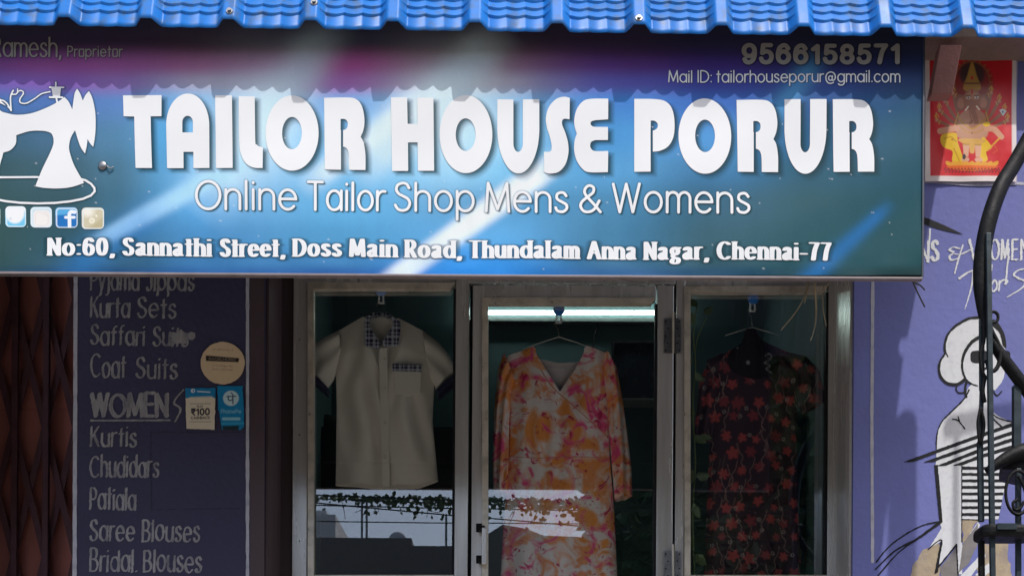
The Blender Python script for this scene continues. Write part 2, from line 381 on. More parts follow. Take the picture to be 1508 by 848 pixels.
bld = thing('shop_building', (0, 0.6, 0), 'lavender painted shop building with recessed windows behind the signboard', 'building')
xr0 = V(1257, 600, YW).x; xl1 = V(390, 600, YW).x; xl0 = V(108, 620, YW).x
zt = V(754, 408, 0).z
MB().box((xr0, YW, 0), (6.0, 0.1, 6.0)).build('wall', m_wall, bld)
pil = MB().box((xl0, YW, 0), (xl1, 0.1, 6.0)).build('pillar', m_board, bld)
MB().box((xl1, 0.0, zt), (xr0, 0.12, 6.0)).build('lintel', m_dim, bld)
MB().box((-6, YW, 0), (V(-70, 600, YW).x, 0.1, 6.0)).build('side_wall', m_board, bld)
MB().box((V(-70, 600, YW).x, 0.0, V(50, 395, 0.1).z), (xl0, 0.12, 6.0)).build('gate_lintel', m_dim, bld)
FL = 1.62
MB().box((xl1, 0.0, 0), (xr0, 1.5, FL)).build('plinth', m_dim, bld)
zb = V(560, 846, 0).z
MB().box((xl1, 0.0, FL), (V(690, 700, 0).x - 0.01, 0.1, zb - 0.02)).build('sill_wall', m_dim, bld)
MB().box((V(996, 700, 0).x, 0.0, FL), (xr0, 0.1, zb - 0.02)).build('sill_wall', m_dim, bld)
MB().box((-4, -1.25, 0), (2.6, YW - 0.004, FL - 0.05)).build('porch_slab', m_dim, bld)
# jamb linings on the inner faces of the wall and the pillar
MB().box((xr0 - 0.012, YW + 0.012, FL), (xr0 - 0.002, -0.01, zt + 0.2)).build('jamb', m_alu, bld)
MB().box((xl1 + 0.002, YW + 0.012, FL), (xl1 + 0.012, -0.01, zt + 0.2)).build('jamb', m_brown, bld)
# room behind the glass
YB = 1.5; zc = V(754, 462, YB).z + 0.24
MB().box((xl1, YB, FL), (xr0, YB + 0.1, zc)).build('back_wall', m_room, bld)
MB().box((xl1 - 0.1, 0.12, FL), (xl1, YB, zc)).build('room_side_wall', m_room, bld)
MB().box((xr0, 0.12, FL), (xr0 + 0.1, YB, zc)).build('room_side_wall', m_room, bld)
MB().box((xl1 - 0.1, 0.125, zc), (xr0 + 0.1, YB + 0.1, zc + 0.1)).build('ceiling', m_room, bld)
MB().box((V(-70, 600, 0).x, 0.5, 0), (xl0, 0.6, 4)).build('passage_wall', m_dim, bld)
# ledge above the devotional print and the pink bracket under the roof
MB().pbox(1350, 18, 1720, 56, YW - 0.15, 0.148).build('ledge', m_beige, bld, bevel=0.006)
MB().prism([(1384, 66), (1417, 66), (1403, 138), (1371, 139)], YW - 0.16, 0.05).build('bracket', m_pink, bld, bevel=0.004)
# painted lines
pk = Ink(1276, 405, 1296, 832, 2); pk.path([(1285.5, 400), (1284, 620), (1285, 826)], 2.3); pk.rough(0.3, 8); pk.mesh('painted_line', YW - 0.0012, m_cream, bld)
pk = Ink(1350, 262, 1620, 280, 2); pk.seg((1350, 267), (1625, 273), 2.0); pk.rough(0.3, 6); pk.mesh('painted_line', YW - 0.0012, m_cream, bld)
pk = Ink(104, 395, 118, 900, 2); pk.seg((111.5, 395), (109.5, 900), 3.0); pk.rough(0.25, 8); pk.mesh('painted_line', YW - 0.0012, m_cream, pil)
pk = Ink(356, 395, 374, 900, 2); pk.seg((364.5, 395), (364.5, 900), 2.4); pk.rough(0.35, 8); pk.mesh('painted_line', YW - 0.0012, m_cream, pil)
pk = Ink(366, 395, 394, 900, 2); pk.rect(368.5, 395, 389.5, 900); pk.mesh('painted_band', YW - 0.0008, m_brown, pil)

# ------------------------------------------------------------------ lettering: stroke letters, drawn with pens of several shapes
def A_(cx, cy, rx, ry, a0, a1):
    n = max(4, int(abs(a1-a0)/15)); return [(cx+rx*math.cos(R(a0+(a1-a0)*k/n)), cy+ry*math.sin(R(a0+(a1-a0)*k/n))) for k in range(n+1)]
Lc = lambda *p: list(p)
Sm = lambda *p: cr(list(p), 5)
BO = A_(.3, .35, .3, .35, 0, 360)
ARCH = [(0, .36)] + A_(.26, .44, .26, .26, 180, 0) + [(.52, 0)]
G = {
 'a': (.6, [BO, Lc((.6, .7), (.6, 0))]), 'b': (.6, [Lc((0, 1), (0, 0)), BO]), 'c': (.52, [A_(.3, .35, .3, .35, 45, 315)]),
 'd': (.6, [BO, Lc((.6, 1), (.6, 0))]), 'e': (.6, [Lc((.0, .37), (.6, .37)), A_(.3, .35, .3, .35, 3, 318)]),
 'f': (.34, [A_(.32, .82, .18, .18, 80, 180) + [(.14, 0)], Lc((0, .68), (.32, .68))]),
 'g': (.6, [BO, [(.6, .7), (.6, -.04)] + A_(.3, -.04, .3, .26, 0, -145)]),
 'h': (.52, [Lc((0, 1), (0, 0)), ARCH]), 'i': (.05, [Lc((.02, .7), (.02, 0)), Lc((.02, .93), (.02, .95))]),
 'j': (.18, [[(.15, .7), (.15, -.1)] + A_(-.02, -.1, .17, .18, 0, -100), Lc((.15, .93), (.15, .95))]),
 'k': (.48, [Lc((0, 1), (0, 0)), Lc((.45, .7), (0, .28)), Lc((.17, .43), (.48, 0))]), 'l': (.05, [Lc((.02, 1), (.02, 0))]),
 'm': (.84, [Lc((0, .7), (0, 0)), [(0, .38)] + A_(.21, .47, .21, .23, 180, 0) + [(.42, 0)], [(.42, .38)] + A_(.63, .47, .21, .23, 180, 0) + [(.84, 0)]]),
 'n': (.52, [Lc((0, .7), (0, 0)), ARCH]), 'o': (.6, [BO]), 'p': (.6, [Lc((0, .7), (0, -.3)), BO]),
 'r': (.3, [Lc((0, .7), (0, 0)), [(0, .34)] + A_(.26, .42, .26, .28, 180, 75)]),
 's': (.42, [Sm((.39, .58), (.31, .68), (.19, .7), (.06, .64), (.04, .5), (.13, .41), (.27, .34), (.4, .25), (.41, .12), (.31, .02), (.19, 0), (.06, .04), (0, .15))]),
 't': (.3, [Lc((.14, .95), (.14, 0)), Lc((0, .68), (.3, .68))]),
 'u': (.52, [[(0, .7), (0, .26)] + A_(.26, .26, .26, .26, 180, 360) + [(.52, .7)], Lc((.52, .7), (.52, 0))]),
 'v': (.5, [Lc((0, .7), (.25, 0), (.5, .7))]), 'w': (.7, [Lc((0, .7), (.17, 0), (.35, .7), (.53, 0), (.7, .7))]), 'y': (.5, [Lc((0, .7), (.26, .03)), Lc((.5, .7), (.12, -.3))]),
 'A': (.76, [Lc((0, 0), (.38, 1), (.76, 0)), Lc((.14, .34), (.62, .34))]),
 'B': (.56, [Lc((0, 0), (0, 1)), [(0, 1), (.25, 1)] + A_(.25, .76, .24, .24, 90, -90) + [(0, .52)], [(0, .52), (.27, .52)] + A_(.28, .26, .28, .26, 90, -90) + [(0, 0)]]),
 'C': (.78, [A_(.44, .5, .44, .5, 48, 312)]), 'D': (.7, [Lc((0, 0), (0, 1)), [(0, 1), (.2, 1)] + A_(.2, .5, .5, .5, 90, -90) + [(0, 0)]]),
 'E': (.5, [Lc((0, 0), (0, 1)), Lc((0, 1), (.5, 1)), Lc((0, .52), (.44, .52)), Lc((0, 0), (.5, 0))]), 'F': (.5, [Lc((0, 0), (0, 1), (.5, 1)), Lc((0, .52), (.42, .52))]),
 'H': (.62, [Lc((0, 0), (0, 1)), Lc((.62, 0), (.62, 1)), Lc((0, .52), (.62, .52))]), 'I': (.05, [Lc((.02, 1), (.02, 0))]),
 'J': (.4, [[(.38, 1), (.38, .2)] + A_(.2, .2, .18, .2, 0, -170)]), 'K': (.56, [Lc((0, 1), (0, 0)), Lc((.52, 1), (0, .42)), Lc((.2, .62), (.56, 0))]),
 'L': (.45, [Lc((0, 1), (0, 0), (.45, 0))]), 'M': (.84, [Lc((0, 0), (.07, 1), (.42, .08), (.77, 1), (.84, 0))]), 'N': (.62, [Lc((0, 0), (0, 1), (.62, 0), (.62, 1))]),
 'O': (.88, [A_(.44, .5, .44, .5, 0, 360)]), 'P': (.52, [Lc((0, 0), (0, 1)), [(0, 1), (.25, 1)] + A_(.25, .73, .27, .27, 90, -90) + [(0, .46)]]),
 'R': (.56, [Lc((0, 0), (0, 1)), [(0, 1), (.25, 1)] + A_(.25, .74, .26, .26, 90, -90) + [(0, .48)], Lc((.26, .48), (.56, 0))]),
 'S': (.55, [Sm((.51, .82), (.42, .96), (.27, 1), (.09, .93), (.04, .76), (.13, .61), (.3, .52), (.47, .42), (.54, .26), (.46, .07), (.28, 0), (.1, .05), (0, .2))]),
 'T': (.6, [Lc((0, 1), (.6, 1)), Lc((.3, 1), (.3, 0))]), 'U': (.6, [[(0, 1), (0, .3)] + A_(.3, .3, .3, .3, 180, 360) + [(.6, 1)]]),
 'W': (.96, [Lc((0, 1), (.24, 0), (.48, 1), (.72, 0), (.96, 1))]),
 '0': (.54, [A_(.27, .5, .27, .5, 0, 360)]), '1': (.28, [Lc((.02, .78), (.24, .98), (.24, 0))]), '5': (.52, [Sm((.48, 1, 1), (.1, 1, 1), (.06, .54, 1), (.25, .64), (.45, .55), (.52, .33), (.44, .08), (.25, 0), (.07, .06), (0, .22))]),
 '6': (.54, [A_(.27, .32, .27, .32, 0, 360), Sm((.5, .82), (.4, .97), (.26, 1), (.08, .86), (0, .55), (0, .34))]), '7': (.5, [Sm((0, 1, 1), (.5, 1, 1), (.3, .6), (.18, 0))]),
 '8': (.52, [A_(.26, .75, .23, .25, 0, 360), A_(.26, .26, .26, .26, 0, 360)]), '9': (.54, [A_(.27, .68, .27, .32, 0, 360), Sm((.54, .66), (.54, .45), (.46, .14), (.28, 0), (.12, .03), (.04, .18))]),
 ':': (.06, [Lc((.03, .06), (.03, .07)), Lc((.03, .6), (.03, .61))]), ',': (.1, [Lc((.08, .04), (.08, .0), (.02, -.16))]), '.': (.06, [Lc((.03, .03), (.03, .04))]), '-': (.3, [Lc((0, .35), (.3, .35))]),
 '&': (.72, [Sm((.7, 0), (.5, .26), (.2, .62), (.14, .8), (.22, .96), (.34, 1), (.46, .92), (.44, .74), (.26, .58), (.06, .4), (0, .22), (.1, .04), (.28, 0), (.48, .1), (.66, .42))]),
 '@': (.95, [A_(.46, .32, .17, .2, 0, 360), Sm((.66, .52), (.62, .2), (.7, .12), (.84, .2), (.92, .42), (.84, .7), (.62, .86), (.4, .86), (.16, .72), (.04, .42), (.1, .08), (.3, -.12), (.54, -.14), (.74, -.06))]),
 '₹': (.5, [Lc((0, 1), (.5, 1)), Lc((0, .74), (.5, .74)), [(.02, 1), (.15, 1)] + A_(.16, .74, .24, .26, 90, -90) + [(.02, .46)], Lc((.08, .46), (.42, 0))]),
}
GB = dict(G)   # two-storey a for the bold serif line
GB['a'] = (.5, [Sm((.04, .55), (.1, .66), (.24, .7), (.38, .64), (.4, .48), (.4, .1), (.5, .02)), Sm((.4, .42), (.2, .37), (.03, .24), (.05, .06), (.2, 0), (.4, .14))])
GB['g'] = (.55, [A_(.24, .48, .22, .22, 0, 360), Sm((.44, .62), (.56, .68)), Sm((.16, .3), (.08, .18), (.2, .1), (.42, .06), (.5, -.08), (.4, -.24), (.2, -.27), (.03, -.2), (.04, -.06), (.16, .06))])
def text(ink, s, x0, y0, x1, y1, cap, pen, gap=.2, font=G, serif=0, jit=0, slant=0):
    rx, ry, rot = (tuple(pen) + (0,))[:3] if len(pen) > 1 else (pen[0], pen[0], 0)
    tot = 0; pos = []
    for ch in s:
        if ch == ' ': tot += .32; pos.append(None); continue
        pos.append(tot); tot += font[ch][0] + gap
    tot -= gap; ex = (x1-x0-2*rx)/max(tot, .06); ey = cap-2*ry
    for ch, p0 in zip(s, pos):
        if p0 is None: continue
        j1, j2 = (random.gauss(0, jit), random.gauss(0, jit)) if jit else (0, 0)
        def T(p):
            x = x0+rx+(p0+p[0]+slant*p[1])*ex; return (x, y0+(y1-y0)*(x-x0)/max(1, x1-x0) - ry - p[1]*ey*(1+j1*.05)+j2)
        for st in font[ch][1]:
            ink.path([T(p) for p in st], rx, ry, rot)
            if serif and len(st) >= 2:
                for e, nb in ((st[0], st[1]), (st[-1], st[-2])):
                    if abs(e[0]-nb[0]) < .03 and abs(e[1]-nb[1]) > .15 and (abs(e[1]) < .02 or e[1] > .66 or e[1] < -.25):
                        X, Y = T(e); lft = serif if not (e[1] > .66 and e[1] < .75) else serif*.6
                        rgt = serif if (e[1] < .02 or e[1] > .97) else 0
                        ink.seg((X-lft, Y), (X+rgt, Y), 1.2, 0.9)

# title letters as outlines
title = Ink(170, 132, 1296, 264, 2.5)
def pol(*p): title.poly(list(p))
pol((181, 140.5), (238, 140.5), (238, 172), (222, 172), (223.7, 247.5), (199.7, 247.5), (197.7, 172), (182, 171.5))
def sub(f, *a): f(*a, sub=True)
# A
title.ell(276.7, 185, 31.6, 46.5); title.poly([(245.1, 185), (308.3, 185), (308.4, 247.7), (246, 247.7)])
title.ell(276.6, 181, 7.8, 9.3, sub=True); title.rect(268.8, 181, 284.4, 195.8, sub=True); title.rect(270.2, 224, 284.8, 254, sub=True)
pol((317, 141), (341.6, 141), (342.8, 248), (318.3, 248))
def smp(pts): title.poly(cr(pts, 5, True))
smp([(351.6, 142, 1), (375, 142, 1), (375.8, 206), (378, 213), (382, 216.2), (387.2, 216.8, 1), (387, 248.5, 1), (374, 247.8), (363, 242), (355.5, 229), (352.4, 208)])
def O(cx, cy, rx, ry, ix, iy, ir, jr): title.ell(cx, cy, rx, ry); title.ell(ix, iy, ir, jr, sub=True)
O(430, 196, 39, 56.2, 429.8, 195.9, 14.5, 24.2)
def Rr(dx, dy):
    q = lambda *p: [(a[0]+dx, a[1]+dy) + tuple(a[2:]) for a in p]
    title.poly(cr(q((477, 143.3, 1), (513, 143.3), (526, 147), (533.5, 158), (536.7, 176), (535.2, 191), (531, 201.4, 1), (535.5, 210), (538, 228), (538, 249.8, 1), (478.4, 249.8, 1)), 5, True))
    title.poly(cr(q((501.4, 175, 1), (507, 175), (511, 178), (512.2, 183), (511, 188), (507, 191), (501.4, 191.2, 1)), 4, True), sub=True)
    title.poly(q((502, 190), (505.2, 190), (505.2, 254), (502, 254)), sub=True)
    title.poly(cr(q((503, 215.8, 1), (508, 216.6), (512, 221), (513.6, 230), (514, 254, 1), (502, 254, 1)), 4, True), sub=True)
Rr(0, 0); Rr(608, 3.4); Rr(749.3, 3.4)
pol((575.7, 144), (599.6, 144), (600.3, 182.8), (614.8, 182.8), (614.5, 144.6), (638.3, 144.6), (639.2, 251.4), (615.4, 251.2), (615, 209.6), (600.6, 209.6), (601, 251.2), (577.2, 251.2))
O(686.2, 198, 38.8, 57.4, 685.7, 198.4, 14.6, 24)
def U(dx):
    title.rect(732.4+dx, 146.4, 794.2+dx, 191); title.ell(763.3+dx, 190, 30.9, 65.6)
    title.rect(756+dx, 130, 770+dx, 211, sub=True); title.ell(763+dx, 211, 7, 13, sub=True)
    title.rect(730+dx, 122, 797+dx, 146.4, sub=True)
U(0); U(422.9)
smp([(839, 145, 1), (830.7, 143.2), (819, 146.5), (808.4, 158), (803.9, 174), (805.2, 187.8), (809.3, 201), (812, 212.5), (812.2, 220.4), (809, 223.7), (801, 223.8, 1), (801.4, 253.2, 1), (809.3, 255.4), (822.5, 252.8), (832.4, 242.3), (837, 226), (836.5, 211), (832.4, 196), (828.3, 186), (827.6, 179.5), (830.7, 175.9), (838.7, 176.8, 1)])
smp([(895.6, 146.5, 1), (870.4, 146.7), (858.8, 150), (849.7, 161), (845.7, 176.2), (846.4, 187.8), (849.4, 197.7, 1), (846.2, 207.6), (845.6, 222.4), (849.7, 237.3), (858.8, 249.4), (869, 253.5), (895.2, 253.6, 1), (895.6, 222.6, 1), (877, 222.8), (871.2, 220.2), (869, 215), (871, 209.3), (877, 207, 1), (895.2, 207, 1), (895.2, 188, 1), (876, 187.8), (871, 186), (869.6, 183), (871, 180), (876, 178.4, 1), (895.4, 177, 1)])
smp([(934, 146.5, 1), (968, 146.7), (983, 151.5), (991, 164), (993.5, 185), (991, 204), (983, 217), (971, 223), (961, 224, 1), (961, 190, 1), (934, 190, 1)])
pol((934, 146.5), (958, 146.5), (958, 253.6), (934, 253.6))
title.poly(cr([(958.2, 178.2, 1), (963, 178.2), (967.4, 181), (968.8, 185.4), (967.4, 189.6), (963, 192.4), (958.2, 192.6, 1)], 4, True), sub=True)
title.rect(958.2, 190, 961.3, 228, sub=True)
O(1038, 200.6, 38.8, 56.2, 1038.3, 200.3, 14.6, 24.4)

tagl = Ink(280, 255, 1112, 330, 2.5); pn = (2.05,)
for s_, a, b in (('Online', 287, 438), ('Tailor', 452, 568), ('Shop', 580, 699), ('Mens', 714, 837), ('&', 853, 887), ('Womens', 901, 1105)):
    yb = lambda x: 310 + (x-287)*(315.5-310)/(1105-287)
    text(tagl, s_, a, yb(a), b, yb(b), 45 if s_ != '&' else 43, pn, gap=.21)
addr = Ink(60, 340, 1236, 400, 3.0)
for s_, a, b in (('No:60,', 69, 170), ('Sannathi', 180, 312), ('Street,', 323, 421), ('Doss', 431, 504), ('Main', 514, 586), ('Road,', 596, 681), ('Thundalam', 690, 854), ('Anna', 864, 938), ('Nagar,', 948, 1045), ('Chennai-77', 1055, 1225)):
    yb = lambda x: 376 + (x-69)*(384-376)/(1225-69)
    text(addr, s_, a, yb(a), b, yb(b), 27, (3.6, 1.15), gap=.39, font=GB, serif=3.7)
mail = Ink(975, 98, 1334, 134, 3.0)
for s_, a, b in (('Mail', 984, 1020), ('ID:', 1027, 1049), ('tailorhouseporur@gmail.com', 1055, 1326)):
    text(mail, s_, a, 121.5, b, 122, 18.5, (0.95,), gap=.2)
phone = Ink(1085, 58, 1334, 102, 3.0); text(phone, '9566158571', 1092, 95, 1326, 95.5, 31, (3.5, 3.1), gap=.34)
prop = Ink(-60, 50, 190, 100, 3.0)
GR = dict(G); GR['o'] = (.5, [Lc((0, .06), (0, .64), (.06, .7), (.44, .7), (.5, .64), (.5, .06), (.44, 0), (.06, 0), (0, .06))])
text(prop, 'Ramesh,', -12, 84.5, 91, 85, 31, (1.5, 1.2), gap=.2, font=GR); text(prop, 'Proprietor', 99, 84.5, 181, 85, 17, (0.95,), gap=.24, font=GR)

# sewing machine emblem
emb = Ink(-70, 118, 160, 310, 2.5)
def ep(pts, sub=False): emb.poly(cr(pts, 6, True), sub)
ep([(-60, 130, 1), (-20, 145), (0, 163), (10, 167.5), (25, 170), (45, 168), (65, 161), (83, 152), (95, 143.5, 1), (101, 150), (106.5, 161.5, 1), (108, 150), (110, 138), (113.5, 131, 1), (118, 138), (121.8, 148.5, 1), (126, 140), (131, 134.5, 1), (136, 145), (140, 165), (140.8, 188), (139.5, 205), (137.5, 217, 1), (133, 212), (129, 205, 1), (128, 215), (125.5, 227, 1), (118, 215), (110.5, 192, 1), (104.5, 203), (101.8, 216), (103.5, 227), (110, 245), (124, 270, 1), (105, 276), (85, 278), (65, 277), (52, 274.5, 1), (62, 250), (74, 225), (79, 210), (76.5, 198), (69, 194), (57, 192.8), (42, 194), (24, 199.5, 1), (23, 212), (15, 221), (4.5, 224.5, 1), (0, 240), (-14, 280), (-60, 280, 1)])
emb.path(cr([(-60, 157), (0, 148), (17, 164, 1), (16, 148), (17, 141), (20, 134.5)], 5), 1.1); emb.poly([(-2, 146), (17, 164), (13.5, 159), (-4, 151)])
emb.path(cr([(17, 140), (24, 140), (28, 135.5), (33, 135), (35, 139), (30, 147), (31, 152.5), (40, 153), (52, 146), (62, 139), (74, 136)], 5), 0.9)
emb.seg((26.5, 138), (26.5, 132), .7); emb.poly([(76, 130), (90, 130), (88.5, 144), (78.5, 144)]); emb.seg((73.5, 129.5), (94, 129.5), 1.0); emb.seg((73.5, 144), (92, 144), 1.3); emb.seg((82.5, 122), (82.5, 129), 1); emb.seg((83, 144), (84.5, 152), 1.3)
base = [(x, y) for x, y in A_(60, 279, 80, 18.6, -62, 130)]
emb.path([(-60, 260), (56, 261)], 1.5); emb.path([(118, 264), (126, 266), (134, 271), (139, 277), (139.5, 282), (134, 288), (122, 293), (104, 296.5), (80, 299), (55, 299.5), (30, 298.5), (8, 296), (-20, 290), (-60, 280)], 1.6)

# ------------------------------------------------------------------ signboard
sx0, sx1 = V(-420, 220, YS).x, V(1358.5, 220, YS).x; sz0, sz1 = V(660, 405.5, YS).z, V(704, 45.5, YE).z+.10
sign = thing('shop_sign', ((sx0+sx1)/2, YS, sz0), 'long blue printed tailor shop signboard with white lettering, hung under the blue roof', 'signboard')
ras = Raster(-420, 22, 1359, 406, 0.9, (0, 0, 0))
xs = [-420, -60, 100, 300, 500, 700, 900, 1050, 1200, 1359]
tabc = [
 (20, [(84,84,112)]*10),
 (60, [(66,64,90),(68,64,90),(70,60,90),(78,64,86),(64,62,90),(80,66,86),(72,60,92),(58,56,90),(52,54,82),(48,52,76)]),
 (95, [(108,66,132),(112,68,140),(150,80,150),(168,104,150),(176,76,150),(160,116,136),(110,70,150),(74,54,136),(48,48,104),(38,48,86)]),
 (122, [(100,84,160),(104,88,170),(130,92,176),(164,160,186),(160,100,176),(176,170,184),(92,90,180),(62,70,160),(48,70,142),(42,66,110)]),
 (150, [(70,106,168),(74,110,172),(82,118,184),(124,178,222),(112,164,222),(140,192,226),(62,126,202),(56,104,188),(46,88,152),(43,80,122)]),
 (200, [(66,96,130),(70,98,132),(78,115,162),(112,186,236),(126,194,240),(146,208,240),(74,150,212),(70,140,205),(48,96,142),(46,86,116)]),
 (250, [(62,88,110),(66,90,112),(72,102,134),(108,180,230),(112,184,228),(114,194,236),(86,158,210),(60,112,158),(48,91,122),(42,81,109)]),
 (300, [(60,84,104),(63,87,107),(66,94,122),(88,166,222),(92,170,218),(82,156,206),(74,135,178),(60,101,132),(52,89,111),(42,80,103)]),
 (350, [(60,82,98),(63,85,101),(60,91,122),(74,142,198),(78,150,198),(92,170,226),(70,127,168),(60,96,120),(50,88,109),(42,78,99)]),
 (385, [(58,80,96),(60,83,99),(58,89,124),(60,118,174),(68,132,188),(58,140,216),(62,112,153),(58,91,114),(48,85,106),(40,75,96)]),
 (404, [(48,68,92),(50,71,95),(45,76,134),(50,97,163),(50,98,168),(40,120,206),(50,97,153),(45,79,117),(38,69,93),(32,59,81)])]
Y_TOP = 22.0
X, Y = np.meshgrid(np.arange(ras.nx)/.9-420, np.arange(ras.ny)/.9+Y_TOP)
ys = [t[0] for t in tabc]; Cg = s2l(np.array([t[1] for t in tabc])); Cg[5:, :3] *= (.92, .92, .80)
Cg = np.insert(Cg, 3, .82*Cg[:, 2]+.18*Cg[:, 3], axis=1); xs.insert(3, 168)
def bil(X, Y):
    fi = np.interp(X, xs, range(len(xs))); fj = np.interp(Y, ys, range(len(ys)))
    i0 = np.minimum(fi.astype(int), len(xs)-2); j0 = np.minimum(fj.astype(int), len(ys)-2); a = (fi-i0); b = (fj-j0)
    a = (a*a*(3-2*a))[..., None]; b = (b*b*(3-2*b))[..., None]
    return (Cg[j0, i0]*(1-a)+Cg[j0, i0+1]*a)*(1-b)+(Cg[j0+1, i0]*(1-a)+Cg[j0+1, i0+1]*a)*b
Cc = bil(X, Y)
def beam(p, q, w0, w1, col, al, edge=1.0, fade=0.25):
    dx, dy = q[0]-p[0], q[1]-p[1]; L = math.hypot(dx, dy); t = ((X-p[0])*dx+(Y-p[1])*dy)/L**2; d = ((X-p[0])*dy-(Y-p[1])*dx)/L
    wd = w0+(w1-w0)*np.clip(t, 0, 1); a = np.exp(-np.abs(d/wd)**(2*edge))*np.clip((t+fade)/fade, 0, 1)*np.clip((1+fade-t)/fade, 0, 1)*al
    return s2l(col), a[..., None]
def glow(cx, cy, rx, ry, col, al): return s2l(col), (np.exp(-((X-cx)/rx)**2-((Y-cy)/ry)**2)*al)[..., None]
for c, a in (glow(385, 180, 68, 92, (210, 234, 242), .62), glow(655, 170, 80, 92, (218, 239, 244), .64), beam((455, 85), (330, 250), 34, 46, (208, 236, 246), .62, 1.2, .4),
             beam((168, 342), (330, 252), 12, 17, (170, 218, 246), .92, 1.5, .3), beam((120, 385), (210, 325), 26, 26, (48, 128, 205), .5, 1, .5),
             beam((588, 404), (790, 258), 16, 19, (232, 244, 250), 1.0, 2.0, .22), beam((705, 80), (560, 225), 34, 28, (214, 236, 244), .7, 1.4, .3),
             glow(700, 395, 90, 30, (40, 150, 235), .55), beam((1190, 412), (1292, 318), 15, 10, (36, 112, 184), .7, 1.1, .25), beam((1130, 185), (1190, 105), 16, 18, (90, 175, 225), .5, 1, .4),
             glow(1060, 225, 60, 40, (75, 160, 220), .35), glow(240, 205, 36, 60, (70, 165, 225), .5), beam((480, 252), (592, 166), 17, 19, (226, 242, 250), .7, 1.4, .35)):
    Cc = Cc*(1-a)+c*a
def sdf_at(ink, dx, dy):
    i = ((X-dx-ink.x0)*ink.ss); j = ((Y-dy-ink.y0)*ink.ss); ok = (i >= 0) & (j >= 0) & (i < ink.nx-1) & (j < ink.ny-1)
    out = np.full(X.shape, 40.0); out[ok] = ink.F[np.round(j[ok]).astype(int), np.round(i[ok]).astype(int)]; return out
def drop(ink, dx, dy, soft, al, col=(36, 58, 84), grow=0):
    global Cc
    a = (np.clip((soft+grow-sdf_at(ink, dx, dy))/(2*soft), 0, 1)*al)[..., None]; Cc = Cc*(1-a)+s2l(col)*a
drop(title, 7, 5, 4.0, .78); drop(title, 3, 3, 2.5, .5); drop(tagl, 2.6, 2.2, 1.2, .8); drop(tagl, 0, 0, 1.2, .5, grow=1); drop(addr, .4, .4, 1.4, .75, grow=1.6); drop(emb, .5, .5, 1.6, .7, (38, 66, 92), grow=1.4); drop(phone, .6, .6, 1.2, .7, (24, 26, 36), grow=1.4); drop(mail, .8, .8, 1, .6, (20, 22, 34), grow=.6); drop(prop, .6, .6, 1, .6, (20, 22, 34), grow=.6)
# flex weave, creases along the lower edge and specks in the print
Cc = Cc*(1+0.03*np.sin(X*2.3+np.sin(Y*.3))*np.sin(Y*2.1)+rng.normal(0, .02, X.shape))[..., None]
for _ in range(90):
    px_, py_ = rng.uniform(0, 1350), rng.uniform(150, 400); a = np.exp(-((X-px_)/rng.uniform(.5, 1.6))**2-((Y-py_)/.8)**2)[..., None]*.7
    i0, i1 = np.searchsorted(X[0], px_-8), np.searchsorted(X[0], px_+8); Cc[:, i0:i1] = Cc[:, i0:i1]*(1-a[:, i0:i1])+.75*a[:, i0:i1]
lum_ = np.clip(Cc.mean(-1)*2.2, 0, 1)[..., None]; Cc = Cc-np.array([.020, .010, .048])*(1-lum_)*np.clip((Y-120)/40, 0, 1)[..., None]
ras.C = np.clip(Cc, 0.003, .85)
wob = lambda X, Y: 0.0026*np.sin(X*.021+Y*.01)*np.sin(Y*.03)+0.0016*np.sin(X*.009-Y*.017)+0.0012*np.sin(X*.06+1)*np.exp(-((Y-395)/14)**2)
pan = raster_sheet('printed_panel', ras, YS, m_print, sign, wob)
MB().box((sx0, YS+0.006, sz0+0.003), (sx1-0.002, YS+0.016, sz1)).box((sx0, YS+.016, sz0+.12), (sx1-.03, YS+.045, sz0+.15)).build('box_frame', M('sign_back', (44, 44, 50), .8), sign)
MB().box((sx0, YS-0.006, sz0-0.006), (sx1+0.002, YS+0.014, sz0+0.002)).build('bottom_trim', m_trim, sign, bevel=.002)
MB().box((sx1-0.001, YS-0.004, sz0+.002), (sx1+0.005, YS+0.016, sz1)).build('side_trim', M('dark_trim', (58, 66, 80), .5), sign)
title.mesh('title_lettering', YS-0.0013, m_lett, sign, rel=wob); tagl.mesh('tagline_lettering', YS-0.0013, m_lett, sign, rel=wob); addr.mesh('address_lettering', YS-0.0013, m_lett, sign, rel=wob)
mail.mesh('mail_lettering', YS-0.0013, m_lett, sign, rel=wob); phone.mesh('phone_lettering', YS-0.0013, m_lett_dim, sign, rel=wob); prop.mesh('proprietor_lettering', YS-0.0013, m_lett_dim, sign, rel=wob); emb.mesh('sewing_machine_emblem', YS-0.0013, m_lett, sign, rel=wob)
def icon(x0, y0, x1, y1, bgc, marks):
    r = Raster(x0-1, y0-1, x1+1, y1+1, 3, bgc)
    k = r.ink(); k.rect(x0, y0, x1, y1, r=6); sh = k
    for fn, c, so_ in marks:
        k = r.ink(); fn(k); r.paint(k, c, 1, so_)
    edge = r.ink(); edge.F = np.abs(sh.F+1.2)-1.0; r.paint(edge, (228, 240, 245), .8)
    # keep only the rounded square
    k = sh; o = k.mesh('social_icon', YS-0.0013, m_print, sign, dense=True, rel=wob)
    me = o.data; co = np.empty(len(me.vertices)*3); me.vertices.foreach_get('co', co); co = co.reshape(-1, 3)+np.array(o['_w'])
    d = D+YS-0.004; rx_ = co-np.array(CAM); px_ = PX0+(rx_@RV)/d*F; py_ = PY0-(rx_@UV)/d*F
    colour_attr(me, r.sample(px_, py_)); return o
icon(-30, 303, 0, 334, (235, 238, 240), [])
icon(7.5, 303.5, 38, 334, (120, 200, 235), [(lambda k: (k.ell(21, 312, 14, 16), k.ell(22, 306, 17, 8)), (238, 240, 242), 1.5), (lambda k: k.ell(14.5, 321, 1.4, 1.2), (190, 205, 215), 1)])
